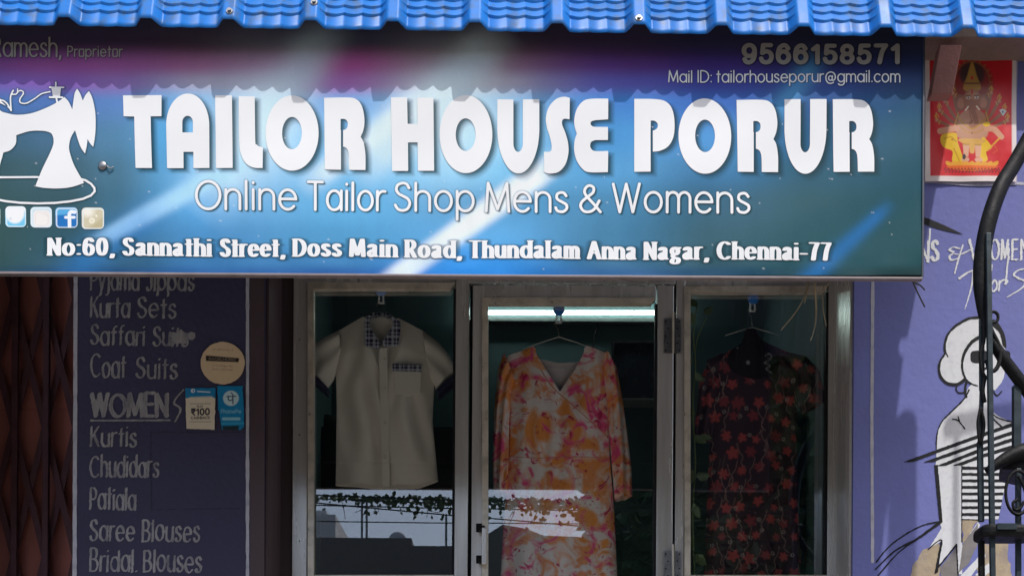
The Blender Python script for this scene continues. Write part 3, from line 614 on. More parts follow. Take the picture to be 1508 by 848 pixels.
icon(44.5, 304.5, 76, 334.5, (205, 226, 236), [(lambda k: k.rect(48, 309, 73, 333, r=6), (240, 236, 232), 1.2), (lambda k: k.path(rrect(51, 311, 70, 331, 6)+[(70, 317)], .5), (226, 222, 220), 1)])
icon(81, 305, 114, 335, (30, 112, 186), [(lambda k: k.poly([(80, 304), (116, 304), (116, 311), (98, 315), (80, 316)]), (88, 172, 224), 1.5),
     (lambda k: (k.path(cr([(109, 311.5), (104, 311), (101.4, 314), (101.2, 320), (101.4, 333)], 4), 2.6), k.seg((95.5, 319), (108.5, 319), 2.0)), (240, 244, 248), .5)])
icon(120, 305.5, 153, 337, (206, 198, 170), [(lambda k: k.ell(128, 311, 9, 7), (240, 238, 226), 4), (lambda k: k.path(A_(134.5, 324, 3.2, 3.2, 0, 360), 1.1), (238, 232, 210), .5), (lambda k: (k.ell(141, 317, 1.6, 1.6), k.ell(134.6, 324, 1.1, 1.1)), (240, 236, 222), .5), (lambda k: k.poly([(128, 336), (152, 318), (152, 336)]), (188, 178, 142), 3)])
# loose rivet with a curl of wire on the print
k_ = V(151.5, 245, YS)
MB().ball((k_.x, YS-.004, k_.z), .014, .006, .014).tube(cr3([V(157, 244, YS-.006), V(162, 248, YS-.008), V(167, 246, YS-.006)], 5), .002).build('rivet', m_steel, sign, True)

# ------------------------------------------------------------------ tiled sheet roof
EV = V(704, 45.5, YE); SL = R(72); Lr = 0.8
ribs0, per = V(98, 40, YE).x, (V(1422, 40, YE).x - V(98, 40, YE).x)/11
ux0, ux1 = V(-420, 40, YE).x, V(1661, 40, YE).x
us = np.arange(ux0, ux1, per/60); st_ = 0.033; lip = .056
vs = np.unique(np.round(np.concatenate([np.arange(0, Lr, .02), [Lr]] + [np.array([-.012, -.007, -.004, -.002, .0, .002, .004, .008, .013])+st_*k_+lip for k_ in range(0, 23)]), 5)); vs = vs[(vs >= 0) & (vs <= Lr)]
Ug, Vg = np.meshgrid(us, vs); ph = ((Ug-ribs0)/per) % 1.0; pd = np.abs(np.where(ph > .5, ph-1, ph))   # distance from a rib, in periods
rib = np.clip((0.16-pd)/(0.16-0.068), 0, 1); inpan = 1-rib
q = (pd-.16)/(.5-.16); flute = 1-2*np.abs(np.sin(q*1.5*math.pi))
vv = Vg; Vg = Vg+0.0062*flute*inpan*np.clip((Lr-Vg)/.05, 0, 1)*np.clip(.6+Vg/.08, 0, 1)
stp = ((vv-lip) % st_); saw = np.clip(1-stp/st_, 0, 1)*np.clip(stp/.002, 0, 1)
h = 0.029*rib + inpan*(-0.0022*flute + np.where(vv < lip, 0.0, 0.0065*saw))
co = np.stack([Ug, EV.y+Vg*math.cos(SL)-h*math.sin(SL), EV.z+Vg*math.sin(SL)+h*math.cos(SL)-(Ug-EV.x)*0.0065], -1)
roof = thing('tiled_roof', ((ux0+ux1)/2, YE, EV.z), 'bright blue ribbed tile-profile metal roof edge along the top', 'roof')
ro = link('roof_sheet', grid_mesh('roof_sheet', co), m_roof, roof)
sd = ro.modifiers.new('thickness', 'SOLIDIFY'); sd.thickness = 0.0016; sd.offset = -1; ro.data.materials.append(M('roof_underside', (92, 92, 98), .7, var=.2)); sd.material_offset = 1; sd.material_offset_rim = 0
def on_roof(px_, v_, hh):
    x = V(px_, 30, YE).x; return Vector((x, EV.y+v_*math.cos(SL)-hh*math.sin(SL), EV.z+v_*math.sin(SL)+hh*math.cos(SL)-(x-EV.x)*.0065))
nrm = Vector((0, -math.sin(SL), math.cos(SL)))
for px_, v_ in ((340, .03), (463, .07), (940, .022)):
    p_ = on_roof(px_, v_, .029)
    s_ = MB().tube([p_, p_+nrm*.003], [.0115, .0105], 16).tube([p_+nrm*.003, p_+nrm*.009], .006, 6).build('roof_screw', m_steel, roof)
    s2 = 0
mb = MB()
for v_ in (.35, .74): mb.box((ux0, EV.y+v_*math.cos(SL)+.03, EV.z+v_*math.sin(SL)-.02), (ux1-.05, EV.y+v_*math.cos(SL)+.07, EV.z+v_*math.sin(SL)+.02))
mb.build('purlin', m_gate, roof)
y0_, z0_ = EV.y+Lr*math.cos(SL), EV.z+Lr*math.sin(SL)+.015; dy_ = YW-.003-y0_
MB().add([(ux0, y0_, z0_), (ux1, y0_, z0_), (ux1, YW-.003, z0_+dy_*.9), (ux0, YW-.003, z0_+dy_*.9)]+[(ux0, y0_, z0_+.004), (ux1, y0_, z0_+.004), (ux1, YW-.003, z0_+dy_*.9+.004), (ux0, YW-.003, z0_+dy_*.9+.004)], [(0, 3, 2, 1), (4, 5, 6, 7), (0, 1, 5, 4), (1, 2, 6, 5), (2, 3, 7, 6), (3, 0, 4, 7)]).build('upper_sheet', M('grey_sheet', (110, 110, 116), .6, var=.15), roof)

# ------------------------------------------------------------------ windows and door
def frame_set(root, x0, y0, x1, y1, gx0, gy0, gx1, gy1, Yf=0.0, tops=True, hingeside=None):
    """outer rectangle and glass rectangle in photo pixels"""
    a = 9.0
    fr = MB(); fr.pbox(x0, y0, gx0-a, y1, Yf-.02, .055); fr.pbox(gx1+a*.25, y0, x1, y1, Yf-.02, .055)
    fr.pbox(gx0-a, y0, gx1+a*.25, gy0-a, Yf-.019, .053); fr.pbox(gx0-a, gy1+a, gx1+a*.25, y1, Yf-.019, .053)
    fr.build('frame', m_alu, root, bevel=.002)
    bd = MB(); bd.prism([(gx0-a, gy0-a), (gx0, gy0), (gx0, gy1), (gx0-a, gy1+a)], Yf-.026, .03)
    bd.prism([(gx0-a, gy0-a), (gx1+a*.25, gy0-a), (gx1-a*.6, gy0), (gx0, gy0)], Yf-.027, .03)
    bd.prism([(gx0-a, gy1+a), (gx0, gy1), (gx1, gy1), (gx1+a*.25, gy1+a)], Yf-.0265, .03)
    bd.build('glazing_bead', m_bead, root)
    MB().pbox(gx1-1.5, gy0, gx1+a*.25, gy1, Yf-.018, .03).build('glazing_gasket', m_black, root)
    MB().pbox(gx0-3, gy0-3, gx1+3, gy1+3, Yf+.005, .004).build('glass_pane', m_glass, root)
wl = thing('display_window', V(560, 850, 0), 'aluminium framed display window with the cream shirt behind its glass', 'window', 'aluminium shop windows')
frame_set(wl, 431, 400, 690, 860, 462, 425, 668, 846)
MB().pbox(411, 400, 430.5, 860, -.012, .04).build('side_post', M('dark_timber', (66, 54, 56), .7, var=.25, stretch=(1, 1, .1), scale=16), wl)
dr = thing('shop_door', (V(842, 848, 0).x, 0, FL), 'aluminium framed glass door with the orange floral dress behind it', 'door')
frame_set(dr, 694, 420, 990, 1225, 719, 447, 964, 1200, -.008)
wr = thing('display_window', V(1110, 850, 0), 'aluminium framed display window with the dark red flowered kurta behind its glass', 'window', 'aluminium shop windows')
frame_set(wr, 995, 406, 1228, 860, 1017, 430, 1217, 846)
MB().pbox(690.3, 405, 694, 1225, .012, .03).pbox(990.3, 405, 994.7, 1225, .012, .03).build('door_rebate', m_black, dr)
MB().pbox(690.3, 404, 994.7, 417.5, -.018, .05).build('door_head', m_alu, dr, bevel=.002)
def hinge(y0, y1):
    mb = MB().pbox(978, y0, 988.5, y1, -.033, .004).pbox(994.5, y0, 1003, y1, -.027, .004)
    o = mb.build('hinge', m_steel, dr)
    MB().tube([V(991.5, y1, -.036), V(991.5, y0-10, -.036)], .0042, 10).build('hinge_pin', m_bead, o)
    sc_ = MB()
    for k in range(5):
        yy = y0+4+(y1-y0-8)*k/4; dx_ = 1.5 if k % 2 else -1.5
        for xx in (982+dx_, 999-dx_): p_ = V(xx, yy, -.0335); sc_.ball((p_.x, -.034, p_.z), .0032, .002, .0032, 8, 5)
    sc_.build('hinge_screw', m_black, o)
hinge(469, 520); hinge(811, 862)
hd = MB(); hd.pbox(709.5, 776, 716.5, 830, -.075, .014).build('handle', m_alu, dr, bevel=.003)
MB().pbox(701, 770, 714, 783, -.032, .006).pbox(705, 773, 714, 780, -.072, .044).build('handle_mount', m_dark, dr, bevel=.002)
MB().pbox(701, 817, 714, 829, -.032, .006).pbox(705, 820, 714, 827, -.072, .044).build('handle_mount', m_dark, dr, bevel=.002)
mb = MB()
for xx, yy in ((441, 500), (441, 640), (441, 796), (1236, 520), (1237, 771)): p_ = V(xx, yy, -.02); mb.ball((p_.x, -.0205, p_.z), .003, .0015, .003, 8, 5)
mb.build('frame_screw', m_black, wl)

# ------------------------------------------------------------------ interior things
tl = thing('tube_light', V(840, 470, YB), 'lit fluorescent tube light on the green back wall above the dress', 'tube light')
MB().pbox(688, 467, 1000, 473, YB-.05, .048).build('batten', M('grey_batten', (90, 100, 98), .5), tl)
a_, b_ = V(694, 460.5, YB-.06), V(994, 460.5, YB-.06)
MB().tube([a_, b_], .0105, 14).build('tube', emit_mat('tube_glow', (0.80, 1.0, 0.95), 11.0), tl, True)
pf = thing('picture_frame', V(950, 586, YB), 'dark framed picture hanging on the back wall beside the dress', 'picture')
MB().pbox(903, 503, 992, 584, YB-.03, .028).build('picture_board', M('dark_picture', (44, 50, 60), .25, var=.3, scale=9), pf)
mb = MB().pbox(901, 501, 994, 505, YB-.04, .039).pbox(901, 505, 905, 583, YB-.04, .039).pbox(990, 505, 994, 583, YB-.04, .039); mb.build('frame', m_black, pf)
tag(MB().pbox(896, 586, 996, 588.5, YB-.12, .118).build('wall_shelf', M('pale_shelf', (190, 195, 192), .5)), 'thin pale wall shelf edge under the dark framed picture', 'shelf')
hw = thing('hanging_wire', V(874, 514, YB-.03), 'thin black wire hanging down the back wall below the tube light', 'wire'); MB().tube(cr3([V(x, y, YB-.03) for x, y in ((880, 470), (879, 482), (876, 490), (875, 498), (873, 514))], 5), .003, 6).tube(cr3([V(x, y, YB-.03) for x, y in ((879, 484), (876, 492))], 3), .008, 6).build('wire', m_black, hw)
cb = thing('cupboard', V(520, 850, 1.2), 'dark cupboard behind the cream shirt in the left window', 'cupboard')
MB().pbox(400, 628, 690, 900, 1.15, .34).build('carcass', M('dark_cupboard', (34, 38, 46), .4), cb)
MB().ball(V(478, 628, 1.3), .09, .08, .06).ball(V(462, 634, 1.3), .08, .08, .04).build('bundle', M('dark_cloth_bundle', (30, 40, 42), .9), cb, True)
tag(MB().prism([(1168, 608), (1196, 596), (1222, 604), (1222, 850), (1166, 850), (1172, 720)], .5, .05).build('hanging_cloth', M('teal_cloth', (44, 78, 98), .85, var=.3, scale=7, bump=.4, bscale=14)), 'dull teal cloth hanging deep inside the right window', 'cloth')

def loft(rows, Yc, depth, fold=None, n=64, dscale=None, name='cloth'):
    """rows: ((xl, yl), (xr, yr)) photo pixel pairs along the cloth -> closed tube of cloth"""
    k = len(rows); t = np.linspace(0, 1, k); tt = np.linspace(0, 1, 90); A = np.array([r[0]+r[1] for r in rows], float)
    A = np.stack([np.interp(tt, t, A[:, c]) for c in range(4)], 1)
    ker = np.hanning(9); ker /= ker.sum()
    for c in range(4): A[:, c] = np.convolve(np.pad(A[:, c], 4, mode='reflect', reflect_type='odd'), ker, 'valid')
    a = np.linspace(0, 2*math.pi, n, endpoint=False); cx = np.cos(a); sy = np.sin(a)
    s = (1+cx)/2
    px_ = A[:, None, 0]*(1-s)+A[:, None, 2]*s; py_ = A[:, None, 1]*(1-s)+A[:, None, 3]*s
    co = P(px_, py_, Yc); yy = -sy[None]*depth*np.ones((90, 1))
    if fold is not None: yy = yy+fold(cx[None]*np.ones((90, 1)), tt[:, None]*np.ones((1, n)))*(0.3+.7*np.abs(sy))[None]
    co[..., 1] += yy; return co, px_, py_
def torso(rows, top_f, top_b, hem, Yc, depth, fold, nt=90, nv=150):
    rows = np.array(rows, float); t = np.sin(np.linspace(-1, 1, nt)*math.pi/2); v = np.linspace(0, 1, nv)[:, None]; out = []; pxs = []; pys = []
    for sgn, top in ((1, top_f), (-1, top_b)):
        tt = t if sgn == 1 else t[::-1]
        tp = np.interp(tt, [p[0] for p in top], [p[1] for p in top]); hm = np.interp(tt, [p[0] for p in hem], [p[1] for p in hem])
        py_ = tp[None]+(hm-tp)[None]*v
        xl = np.interp(py_, rows[:, 0], rows[:, 1]); xr = np.interp(py_, rows[:, 0], rows[:, 2]); px_ = (xl+xr)/2+(xr-xl)/2*tt[None]
        co = P(px_, py_, Yc); co[..., 1] += -sgn*depth*np.sqrt(np.clip(1-np.abs(tt)**2.4, 0, 1))[None]*np.clip(.25+v*4, 0, 1)+fold(tt[None]*np.ones((nv, 1)), v*np.ones((1, nt)))*(1 if sgn == 1 else .5)
        out.append(co); pxs.append(px_); pys.append(py_)
    return np.concatenate(out, 1), np.concatenate(pxs, 1), np.concatenate(pys, 1)
def lining(o, nt, mat):
    o.data.materials.append(mat); n2 = 2*nt; mi = [1 if (k % n2) >= nt-1 else 0 for k in range(len(o.data.polygons))]; o.data.polygons.foreach_set('material_index', mi)
def hook(px_, py_, label):
    r = thing('suction_hook', V(px_, py_, .02), label, 'hook', 'blue suction hooks on the glass')
    c = V(px_, py_, .02)
    MB().ball((c.x, .016, c.z), .024, .008, .024, 20, 10).ball((c.x, .028, c.z+.002), .012, .014, .012, 14, 8).build('suction_cup', M('blue_rubber', (36, 130, 225), .3), r, True)
    z = c.z-.026
    MB().bar((c.x-.009, .03, z+.012), (c.x-.009, .03, z-.02), .006, .005).bar((c.x+.009, .03, z+.012), (c.x+.009, .03, z-.02), .006, .005).bar((c.x-.012, .031, z+.012), (c.x+.012, .031, z+.012), .006, .005).bar((c.x-.012, .031, z-.02), (c.x+.012, .031, z-.02), .006, .005).build('hook', M('white_plastic', (225, 228, 228), .4), r)
hook(561, 428, 'blue suction hook with white clip above the cream shirt'); hook(823, 457, 'blue suction hook with white clip above the orange floral dress'); hook(1109, 440, 'blue suction hook with white clip above the dark flowered kurta')
def hanger(cx, top, neck, hw, drop_, Yc, label, bar=None):
    r = thing('clothes_hanger', V(cx, neck, Yc), label, 'hanger', 'wire clothes hangers')
    pts = [V(cx+6, top+4, Yc)] + [V(cx+6*math.cos(a), top+4-7*math.sin(a), Yc) for a in np.linspace(0, math.pi*.95, 8)] + [V(cx-5.5, top+8, Yc), V(cx-1, top+16, Yc), V(cx, neck, Yc)]
    MB().tube(cr3(pts, 3), .0018, 8).build('hook', m_steel, r, True)
    arms = [V(cx-hw, neck+drop_, Yc), V(cx-hw*.5, neck+drop_*.45, Yc), V(cx, neck, Yc), V(cx+hw*.5, neck+drop_*.45, Yc), V(cx+hw, neck+drop_, Yc)]
    if bar: arms += [V(cx+hw*.7, bar, Yc), V(cx, bar+.5, Yc), V(cx-hw*.7, bar, Yc), V(cx-hw, neck+drop_, Yc)]
    MB().tube(arms, .0022, 8).build('arms', M('wire_white', (200, 205, 205), .35, .5), r, True); return r
# cream shirt
YC = .10
hanger(561, 443, 466, 58, 22, YC, 'wire hanger holding the cream shirt')
m_shirt = M('cream_cloth', (238, 233, 222), .9, var=.06, scale=10, bump=.25, bscale=220, dirt=(222, 214, 200), dscale=5, damt=.3)
m_plaid = plaid_mat('navy_plaid'); m_cuff = M('navy_cuff_cloth', (44, 48, 78), .9, var=.45, scale=90)
shirt = thing('shirt', V(567, 716, YC), 'cream short-sleeved shirt with navy plaid collar, cuffs and pocket trim in the left window', 'shirt')
fold1 = lambda t, v: .010*np.sin(t*8+v*3)*v+.008*np.sin(t*4-v*6+1)*np.clip(v*2, 0, 1)+.008*np.sin((t-.1)*13-v*10)*np.exp(-((v-.6)/.3)**2)+.006*np.sin((t+.5)*11+v*13)*np.exp(-((v-.3)/.2)**2)
co, px_, py_ = torso([(465, 500, 622), (487, 499, 624), (520, 495, 634), (565, 495, 639), (620, 496, 637), (716, 494, 646)],
    [(-1, 487), (-.42, 467), (-.30, 471), (-.08, 508), (.02, 512), (.15, 506), (.38, 471), (.42, 469), (1, 488)], [(-1, 487), (-.42, 467), (0, 466), (.42, 469), (1, 488)], [(-1, 714), (0, 717), (.6, 716), (1, 709)], YC, .035, fold1)
link('body', grid_mesh('body', co, wrap=True), m_shirt, shirt, True)
fs = lambda t, v: .006*np.sin(t*5+v*4)
for rows in ([((500, 486), (503, 520)), ((478, 496), (499, 540)), ((462, 508), (491, 560)), ((452, 541), (483, 571))], [((622, 486), (630, 540)), ((645, 503), (634, 556)), ((662, 524), (640, 568)), ((672, 545), (642, 574))]):
    co, a, b = loft(rows, YC, .028, fs); link('sleeve', grid_mesh('sleeve', co, wrap=True), m_shirt, shirt, True)
for q_ in ([(452, 540), (483, 570), (481, 578), (449, 550)], [(672, 545), (642, 573.5), (645, 582), (676, 554)]):
    MB().prism(q_, YC-.036, .072).build('cuff', m_cuff, shirt, bevel=.004)
co_ = MB(); MB().prism(cr([(541, 464, 1), (536, 474), (537, 509, 1), (557, 513, 1), (561, 504, 1), (547, 484), (545, 470), (549, 463, 1)], 4, True), YC-.058, .01).build('collar', m_plaid, shirt, bevel=.003); MB().prism(cr([(577, 464, 1), (585, 470), (590, 478), (586, 508, 1), (566, 511, 1), (561.5, 504, 1), (574, 486), (578, 474), (572, 463, 1)], 4, True), YC-.0575, .01).build('collar', m_plaid, shirt, bevel=.003)
co_.prism([(545, 460), (574, 460), (578, 468), (543, 468)], YC+.02, .008); co_.build('collar_stand', m_plaid, shirt, bevel=.003)
MB().prism([(558, 513), (570, 511), (572, 620), (574, 716), (563, 716), (560, 620)], YC-.046, .004).build('placket', m_shirt, shirt, bevel=.002)
m_btn = M('pearl_button', (220, 216, 205), .3)
for yy in (528, 571, 622, 673): p_ = V(567, yy, YC-.047); MB().tube([(p_.x, YC-.047, p_.z), (p_.x, YC-.05, p_.z)], .006, 12).build('button', m_btn, shirt)
pk_ = MB().prism([(580, 545), (620, 546), (620, 578), (601, 584), (581, 578)], YC-.045, .004).build('pocket', m_shirt, shirt, bevel=.002)
MB().prism([(578, 535), (621, 537), (621, 547), (578, 546)], YC-.048, .005).build('pocket_trim', m_plaid, pk_)
# orange dress
YC = .12
hanger(823, 470, 496, 52, 18, YC, 'thin wire hanger holding the orange floral dress', 543)
m_dress = floral_mat('orange_pink_floral'); dress = thing('dress', V(823, 900, YC), 'orange, pink and cream floral wrap dress with long sleeves hanging behind the door glass', 'dress')
fold2 = lambda t, v: (.010*np.sin(t*13+np.sin(v*4)*.6)*np.clip((v-.45)*3, 0, 1)+.004*np.sin(t*22+v*5)*np.clip(.8-np.abs(v-.3)*2, 0, 1)+.004*np.sin(t*6+v*9)+.014*np.sin(t*9+.7)*np.clip((v-.5)*2.4, 0, 1))
co, px_, py_ = torso([(500, 770, 877), (521, 748, 896), (560, 748, 897), (600, 750, 897), (640, 750, 897), (672, 750, 898), (760, 742, 905), (848, 737, 909), (950, 730, 918)],
    [(-1, 524), (-.58, 511), (-.5, 514), (-.3, 540), (.02, 578), (.3, 548), (.56, 514), (.64, 510), (1, 521)], [(-1, 524), (-.58, 511), (-.44, 526), (0, 533), (.44, 531), (.64, 510), (1, 521)], [(-1, 940), (1, 940)], YC, .045, fold2)
lining(link('body', grid_mesh('body', co, wrap=True), m_dress, dress, True), 90, M('pale_lining', (206, 196, 196), .9))
fs = lambda t, v: .007*np.sin(t*7+v*6)
for rows in ([((742, 520), (757, 560)), ((733, 545), (753, 580)), ((728, 600), (750, 620)), ((725, 680), (749, 690)), ((727, 722), (748, 730))], [((889, 524), (896, 520)), ((888, 545), (908, 540)), ((893, 590), (917, 590)), ((897, 640), (924, 640)), ((902, 700), (930, 690)), ((905, 737), (931, 730))]):
    co, a, b = loft(rows, YC-.004, .032, fs); link('sleeve', grid_mesh('sleeve', co, wrap=True), m_dress, dress, True)
sm_ = Ink(735, 500, 915, 690, 2); sm_.path(cr([(797, 545), (815, 571), (850, 602), (872, 622), (894, 642)], 5), .7); sm_.path(cr([(752, 672), (800, 674), (850, 672), (897, 674)], 5), .5)
sm_.mesh('wrap_seam', YC-.062, M('seam_shade', (224, 140, 104), .9), dress)
# dark kurta
YC = .13
hanger(1108, 452, 482, 40, 12, YC, 'wire hanger holding the dark flowered kurta')
kr = Raster(1015, 478, 1225, 930, 3, (66, 48, 60)); kurta = thing('kurta', V(1105, 900, YC), 'black kurta with red flowers and a plain black yoke in the right window', 'kurta')
k1, k2, k3, k4 = kr.ink(), kr.ink(), kr.ink(), kr.ink(); rr = random.Random(5)
for i in range(8):
    for j in range(17):
        x = 1024+i*26+(13 if j % 2 else 0)+rr.uniform(-5, 5); y = 520+j*25+rr.uniform(-6, 6); s_ = rr.uniform(.8, 1.45)
        kk = k1 if rr.random() < .62 else k2; npet = rr.choice((5, 6)); a0 = rr.uniform(0, 6)
        for p_ in range(npet): a = a0+p_*2*math.pi/npet; kk.seg((x+2.5*s_*math.cos(a), y+2.5*s_*math.sin(a)), (x+5.2*s_*math.cos(a), y+5.2*s_*math.sin(a)), 1.9*s_)
        kk.ell(x, y, 4.6*s_, 4.6*s_)
        if rr.random() < .6:
            d_ = rr.choice((-1, 1)); k3.path(cr([(x+6*d_, y-14), (x+9*d_, y-2), (x+14*d_, y+6), (x+12*d_, y+16), (x+18*d_, y+22)], 5), .55)
        if rr.random() < .45:
            xx, yy = x+rr.uniform(8, 14), y+rr.uniform(-9, 9)
            for p_ in range(5): k4.ell(xx+2.2*math.cos(p_*1.257), yy+2.2*math.sin(p_*1.257), .9, .9)
k1.rough(.5, 2); k2.rough(.6, 2); kr.paint(k1, (196, 88, 88), 1, .8); kr.paint(k2, (158, 70, 78), 1, .8); kr.paint(k3, (170, 138, 132), .9, .4); kr.paint(k4, (215, 200, 190), .8, .4)
yk = kr.ink(); yk.poly(cr([(1082, 478, 1), (1130, 478, 1), (1133, 500), (1146, 530), (1140, 552), (1120, 562), (1098, 562), (1076, 548), (1070, 528), (1081, 506)], 4, True)); kr.paint(yk, (20, 20, 25))
em = kr.ink(); em.path(cr([(1126, 527), (1131, 522), (1135, 527), (1130, 533), (1124, 538), (1132, 541), (1126, 547), (1134, 552)], 4), .9); em.ell(1099, 538, 2.6, 3.2); em.ell(1085, 514, 1.2, 1.2); kr.paint(em, (190, 196, 200), .9, .4)
fold3 = lambda t, v: .008*np.sin(t*11+v*2)*np.clip(v*1.5, 0, 1)+.004*np.sin(t*5-v*7)
co, px_, py_ = torso([(484, 1084, 1128), (505, 1066, 1150), (530, 1042, 1176), (560, 1040, 1178), (620, 1046, 1172), (720, 1042, 1174), (900, 1034, 1182)], [(-1, 529), (-.62, 517), (-.38, 506), (-.34, 486), (0, 485), (.28, 485), (.32, 500), (.7, 512), (1, 524)], [(-1, 529), (-.62, 517), (-.38, 506), (-.34, 485), (.28, 484), (.32, 500), (.7, 512), (1, 524)], [(-1, 900), (1, 900)], YC, .04, fold3, 150, 330)
mk = M('printed_cotton', (0, 0, 0), .9, var=.05, attr=True)
link('body', grid_mesh('body', co, kr.sample(px_, py_), wrap=True), mk, kurta, True)
for rows in ([((1062, 520), (1068, 545)), ((1044, 530), (1062, 575)), ((1030, 560), (1054, 600)), ((1022, 640), (1050, 650))], [((1146, 545), (1150, 516)), ((1160, 572), (1186, 524)), ((1172, 590), (1206, 545)), ((1182, 610), (1216, 590))]):
    co, a, b = loft(rows, YC, .03, fs, 96); link('sleeve', grid_mesh('sleeve', co, kr.sample(a, b), wrap=True), mk, kurta, True)

# ------------------------------------------------------------------ plants
def leaf(mb, c, d, up, L, W):
    c, d = Vector(c), Vector(d).normalized(); s_ = d.cross(Vector(up)).normalized()*W/2; n_ = s_.cross(d).normalized()*W*.18
    mb.add([c, c+d*L*.35-s_-n_, c+d*L*.4, c+d*L*.35+s_-n_, c+d*L*.7-s_*.75-n_, c+d*L*.75, c+d*L*.7+s_*.75-n_, c+d*L], [(0, 1, 2), (0, 2, 3), (1, 4, 5, 2), (2, 5, 6, 3), (4, 7, 5), (5, 7, 6)])
m_leaf = M('pale_leaf', (96, 118, 74), .5, var=.3, scale=18); m_stem = M('pale_stem', (120, 136, 84), .7)
pl = thing('money_plant', V(1022, 848, .07), 'pale green trailing plant behind the glass beside the dark kurta', 'plant')
mb = MB(); st1 = cr3([V(1023, 860, .07), V(1020, 760, .07), V(1024, 680, .07), V(1020, 600, .07), V(1024, 540, .07), V(1021, 490, .07), V(1026, 452, .07)], 5); mb.tube(st1, .0028, 6)
mb.tube(cr3([V(1022, 525, .07), V(1028, 495, .07), V(1040, 468, .07)], 5), .0022, 6); mb.build('stem', m_stem, pl, True)
for x, y, dx, dz, L in ((1022, 478, -.2, .9, .05), (1036, 462, .7, .6, .055), (1026, 452, -.4, .8, .05), (1020, 533, -.5, .5, .05), (1022, 548, .5, -.3, .06), (1021, 600, -.3, -.8, .06), (1023, 640, .6, -.4, .06), (1020, 690, -.2, -.9, .07), (1024, 700, .7, .1, .07), (1022, 740, .3, -.8, .07), (1019, 790, -.5, -.6, .07), (1024, 815, .6, -.5, .07), (1032, 640, .8, -.2, .05)):
    mb = MB(); leaf(mb, V(x, y, .07), (dx, rr.uniform(-.3, .3), dz), (rr.uniform(-.4, .4), -1, .2), L, L*.65); mb.build('leaf', m_leaf, pl, True)
dc = thing('dry_creeper', V(1196, 500, -1.05), 'dry straw coloured creeper stems hanging below the sign over the right window', 'creeper')
m_dry = M('dry_stem', (150, 138, 112), .85, var=.3, scale=30)
for pts, r_ in (([(1192, 385), (1190, 415), (1184, 438), (1170, 462), (1150, 486)], .003), ([(1199, 385), (1200, 420), (1202, 455), (1200, 480), (1194, 501)], .0042), ([(1224, 385), (1222, 412), (1214, 430), (1212, 452), (1217, 480)], .003), ([(1196, 390), (1190, 420), (1185, 446)], .004), ([(1216, 390), (1213, 420), (1209, 440)], .002)):
    MB().tube(cr3([V(x, y, -1.05+.02*math.sin(y)) for x, y in pts], 6), [r_*(1-.55*i/((len(pts)-1)*6)) for i in range((len(pts)-1)*6+1)], 7).build('stem', m_dry, dc, True)
tw = thing('twig', V(1346, 450, -1.13), 'dark dry twig sticking out under the right corner of the sign', 'twig')
m_tw = M('dark_twig', (48, 46, 46), .85)
for pts in ([(1338, 400), (1344, 414), (1352, 432), (1362, 452)], [(1345, 415), (1355, 420), (1362, 427)], [(1330, 402), (1345, 412)]):
    MB().tube(cr3([V(x, y, -1.13) for x, y in pts], 5), .0024, 6).build('stem', m_tw, tw, True)

# ------------------------------------------------------------------ painted words on the pillar
bk = Ink(126, 398, 306, 850, 3.0)
pen = (2.0, 1.0, -.55)
for s_, a, b, y, c in (('Pyjama', 132, 206, 427, 30), ('Jippas', 214, 287, 428, 30), ('Kurta', 132, 192, 467, 31), ('Sets', 201, 260, 468, 31), ('Saffari', 132, 214, 508, 30), ('Suits', 224, 278, 510, 29), ('Coat', 132, 186, 556, 34), ('Suits', 199, 262, 557, 31),
    ('Kurtis', 132, 202, 657, 30), ('Chudidars', 131, 235, 702, 33), ('Patiala', 131, 201, 750, 33), ('Saree', 131, 199, 796, 32), ('Blouses', 208, 295, 797, 33), ('Bridal.', 131, 203, 841, 34), ('Blouses', 210, 298, 842, 34)):
    text(bk, s_, a, y, b, y+1, c, pen, gap=.24, jit=.5, slant=.04)
text(bk, 'WOMEN', 132, 614, 249, 615, 36, (3.4, 2.0, -.5), gap=.2, jit=.4); bk.path(cr([(270, 574), (256, 592), (266, 602), (258, 620)], 5), 1.8, 1.0, -.5); bk.seg((134, 619), (250, 618.5), 1.3)
smear = Ink(126, 398, 306, 850, 3.0)
smear.poly([(250, 487), (288, 488), (290, 498), (270, 508), (252, 506)]); smear.rough(2.2, 4)
bk.rough(.2, 3); bk.F = np.minimum(bk.F, smear.F+1.5); bk.mesh('painted_lettering', YW-.0012, m_brush, pil)
hl = Ink(216, 630, 366, 756, 2)
for p_, q_ in (((222, 636), (362, 636)), ((222, 636), (223, 752)), ((223, 750), (352, 748))): hl.seg(p_, q_, .7)
hl.rough(.5, 4); hl.mesh('board_joint', YW-.0008, M('joint_line', (52, 50, 72), .9), pil)
# stickers
stk = thing('round_sticker', V(328, 566, YW), 'round cream sticker with a black strip on the painted pillar', 'sticker')
r = Raster(294, 502, 362, 568, 3, (222, 196, 160)); k = r.ink(); k.poly([(303, 523), (352, 527), (351, 533), (303, 531)]); r.paint(k, (40, 32, 30))
k = r.ink(); text(k, 'SAOELHORO', 307, 529.5, 347, 531.5, 4, (.35,), gap=.2); r.paint(k, (180, 160, 140), .7, .4); k = r.ink()
for y in (514, 538, 543): k.seg((314, y), (342, y+1), .9)
k.rough(.8, 2); r.paint(k, (188, 160, 128), .8, 1); k = r.ink(); k.rough(.9, 5); r.paint(k, (200, 172, 138), .0)
def sheet(ink_, r, Y, mat, parent, name):
    o = ink_.mesh(name, Y, mat, parent, dense=True); me = o.data; co = np.empty(len(me.vertices)*3); me.vertices.foreach_get('co', co); co = co.reshape(-1, 3)+np.array(o['_w'])
    d = D+Y; q = co-np.array(CAM); colour_attr(me, r.sample(PX0+(q@RV)/d*F, PY0-(q@UV)/d*F)); return o
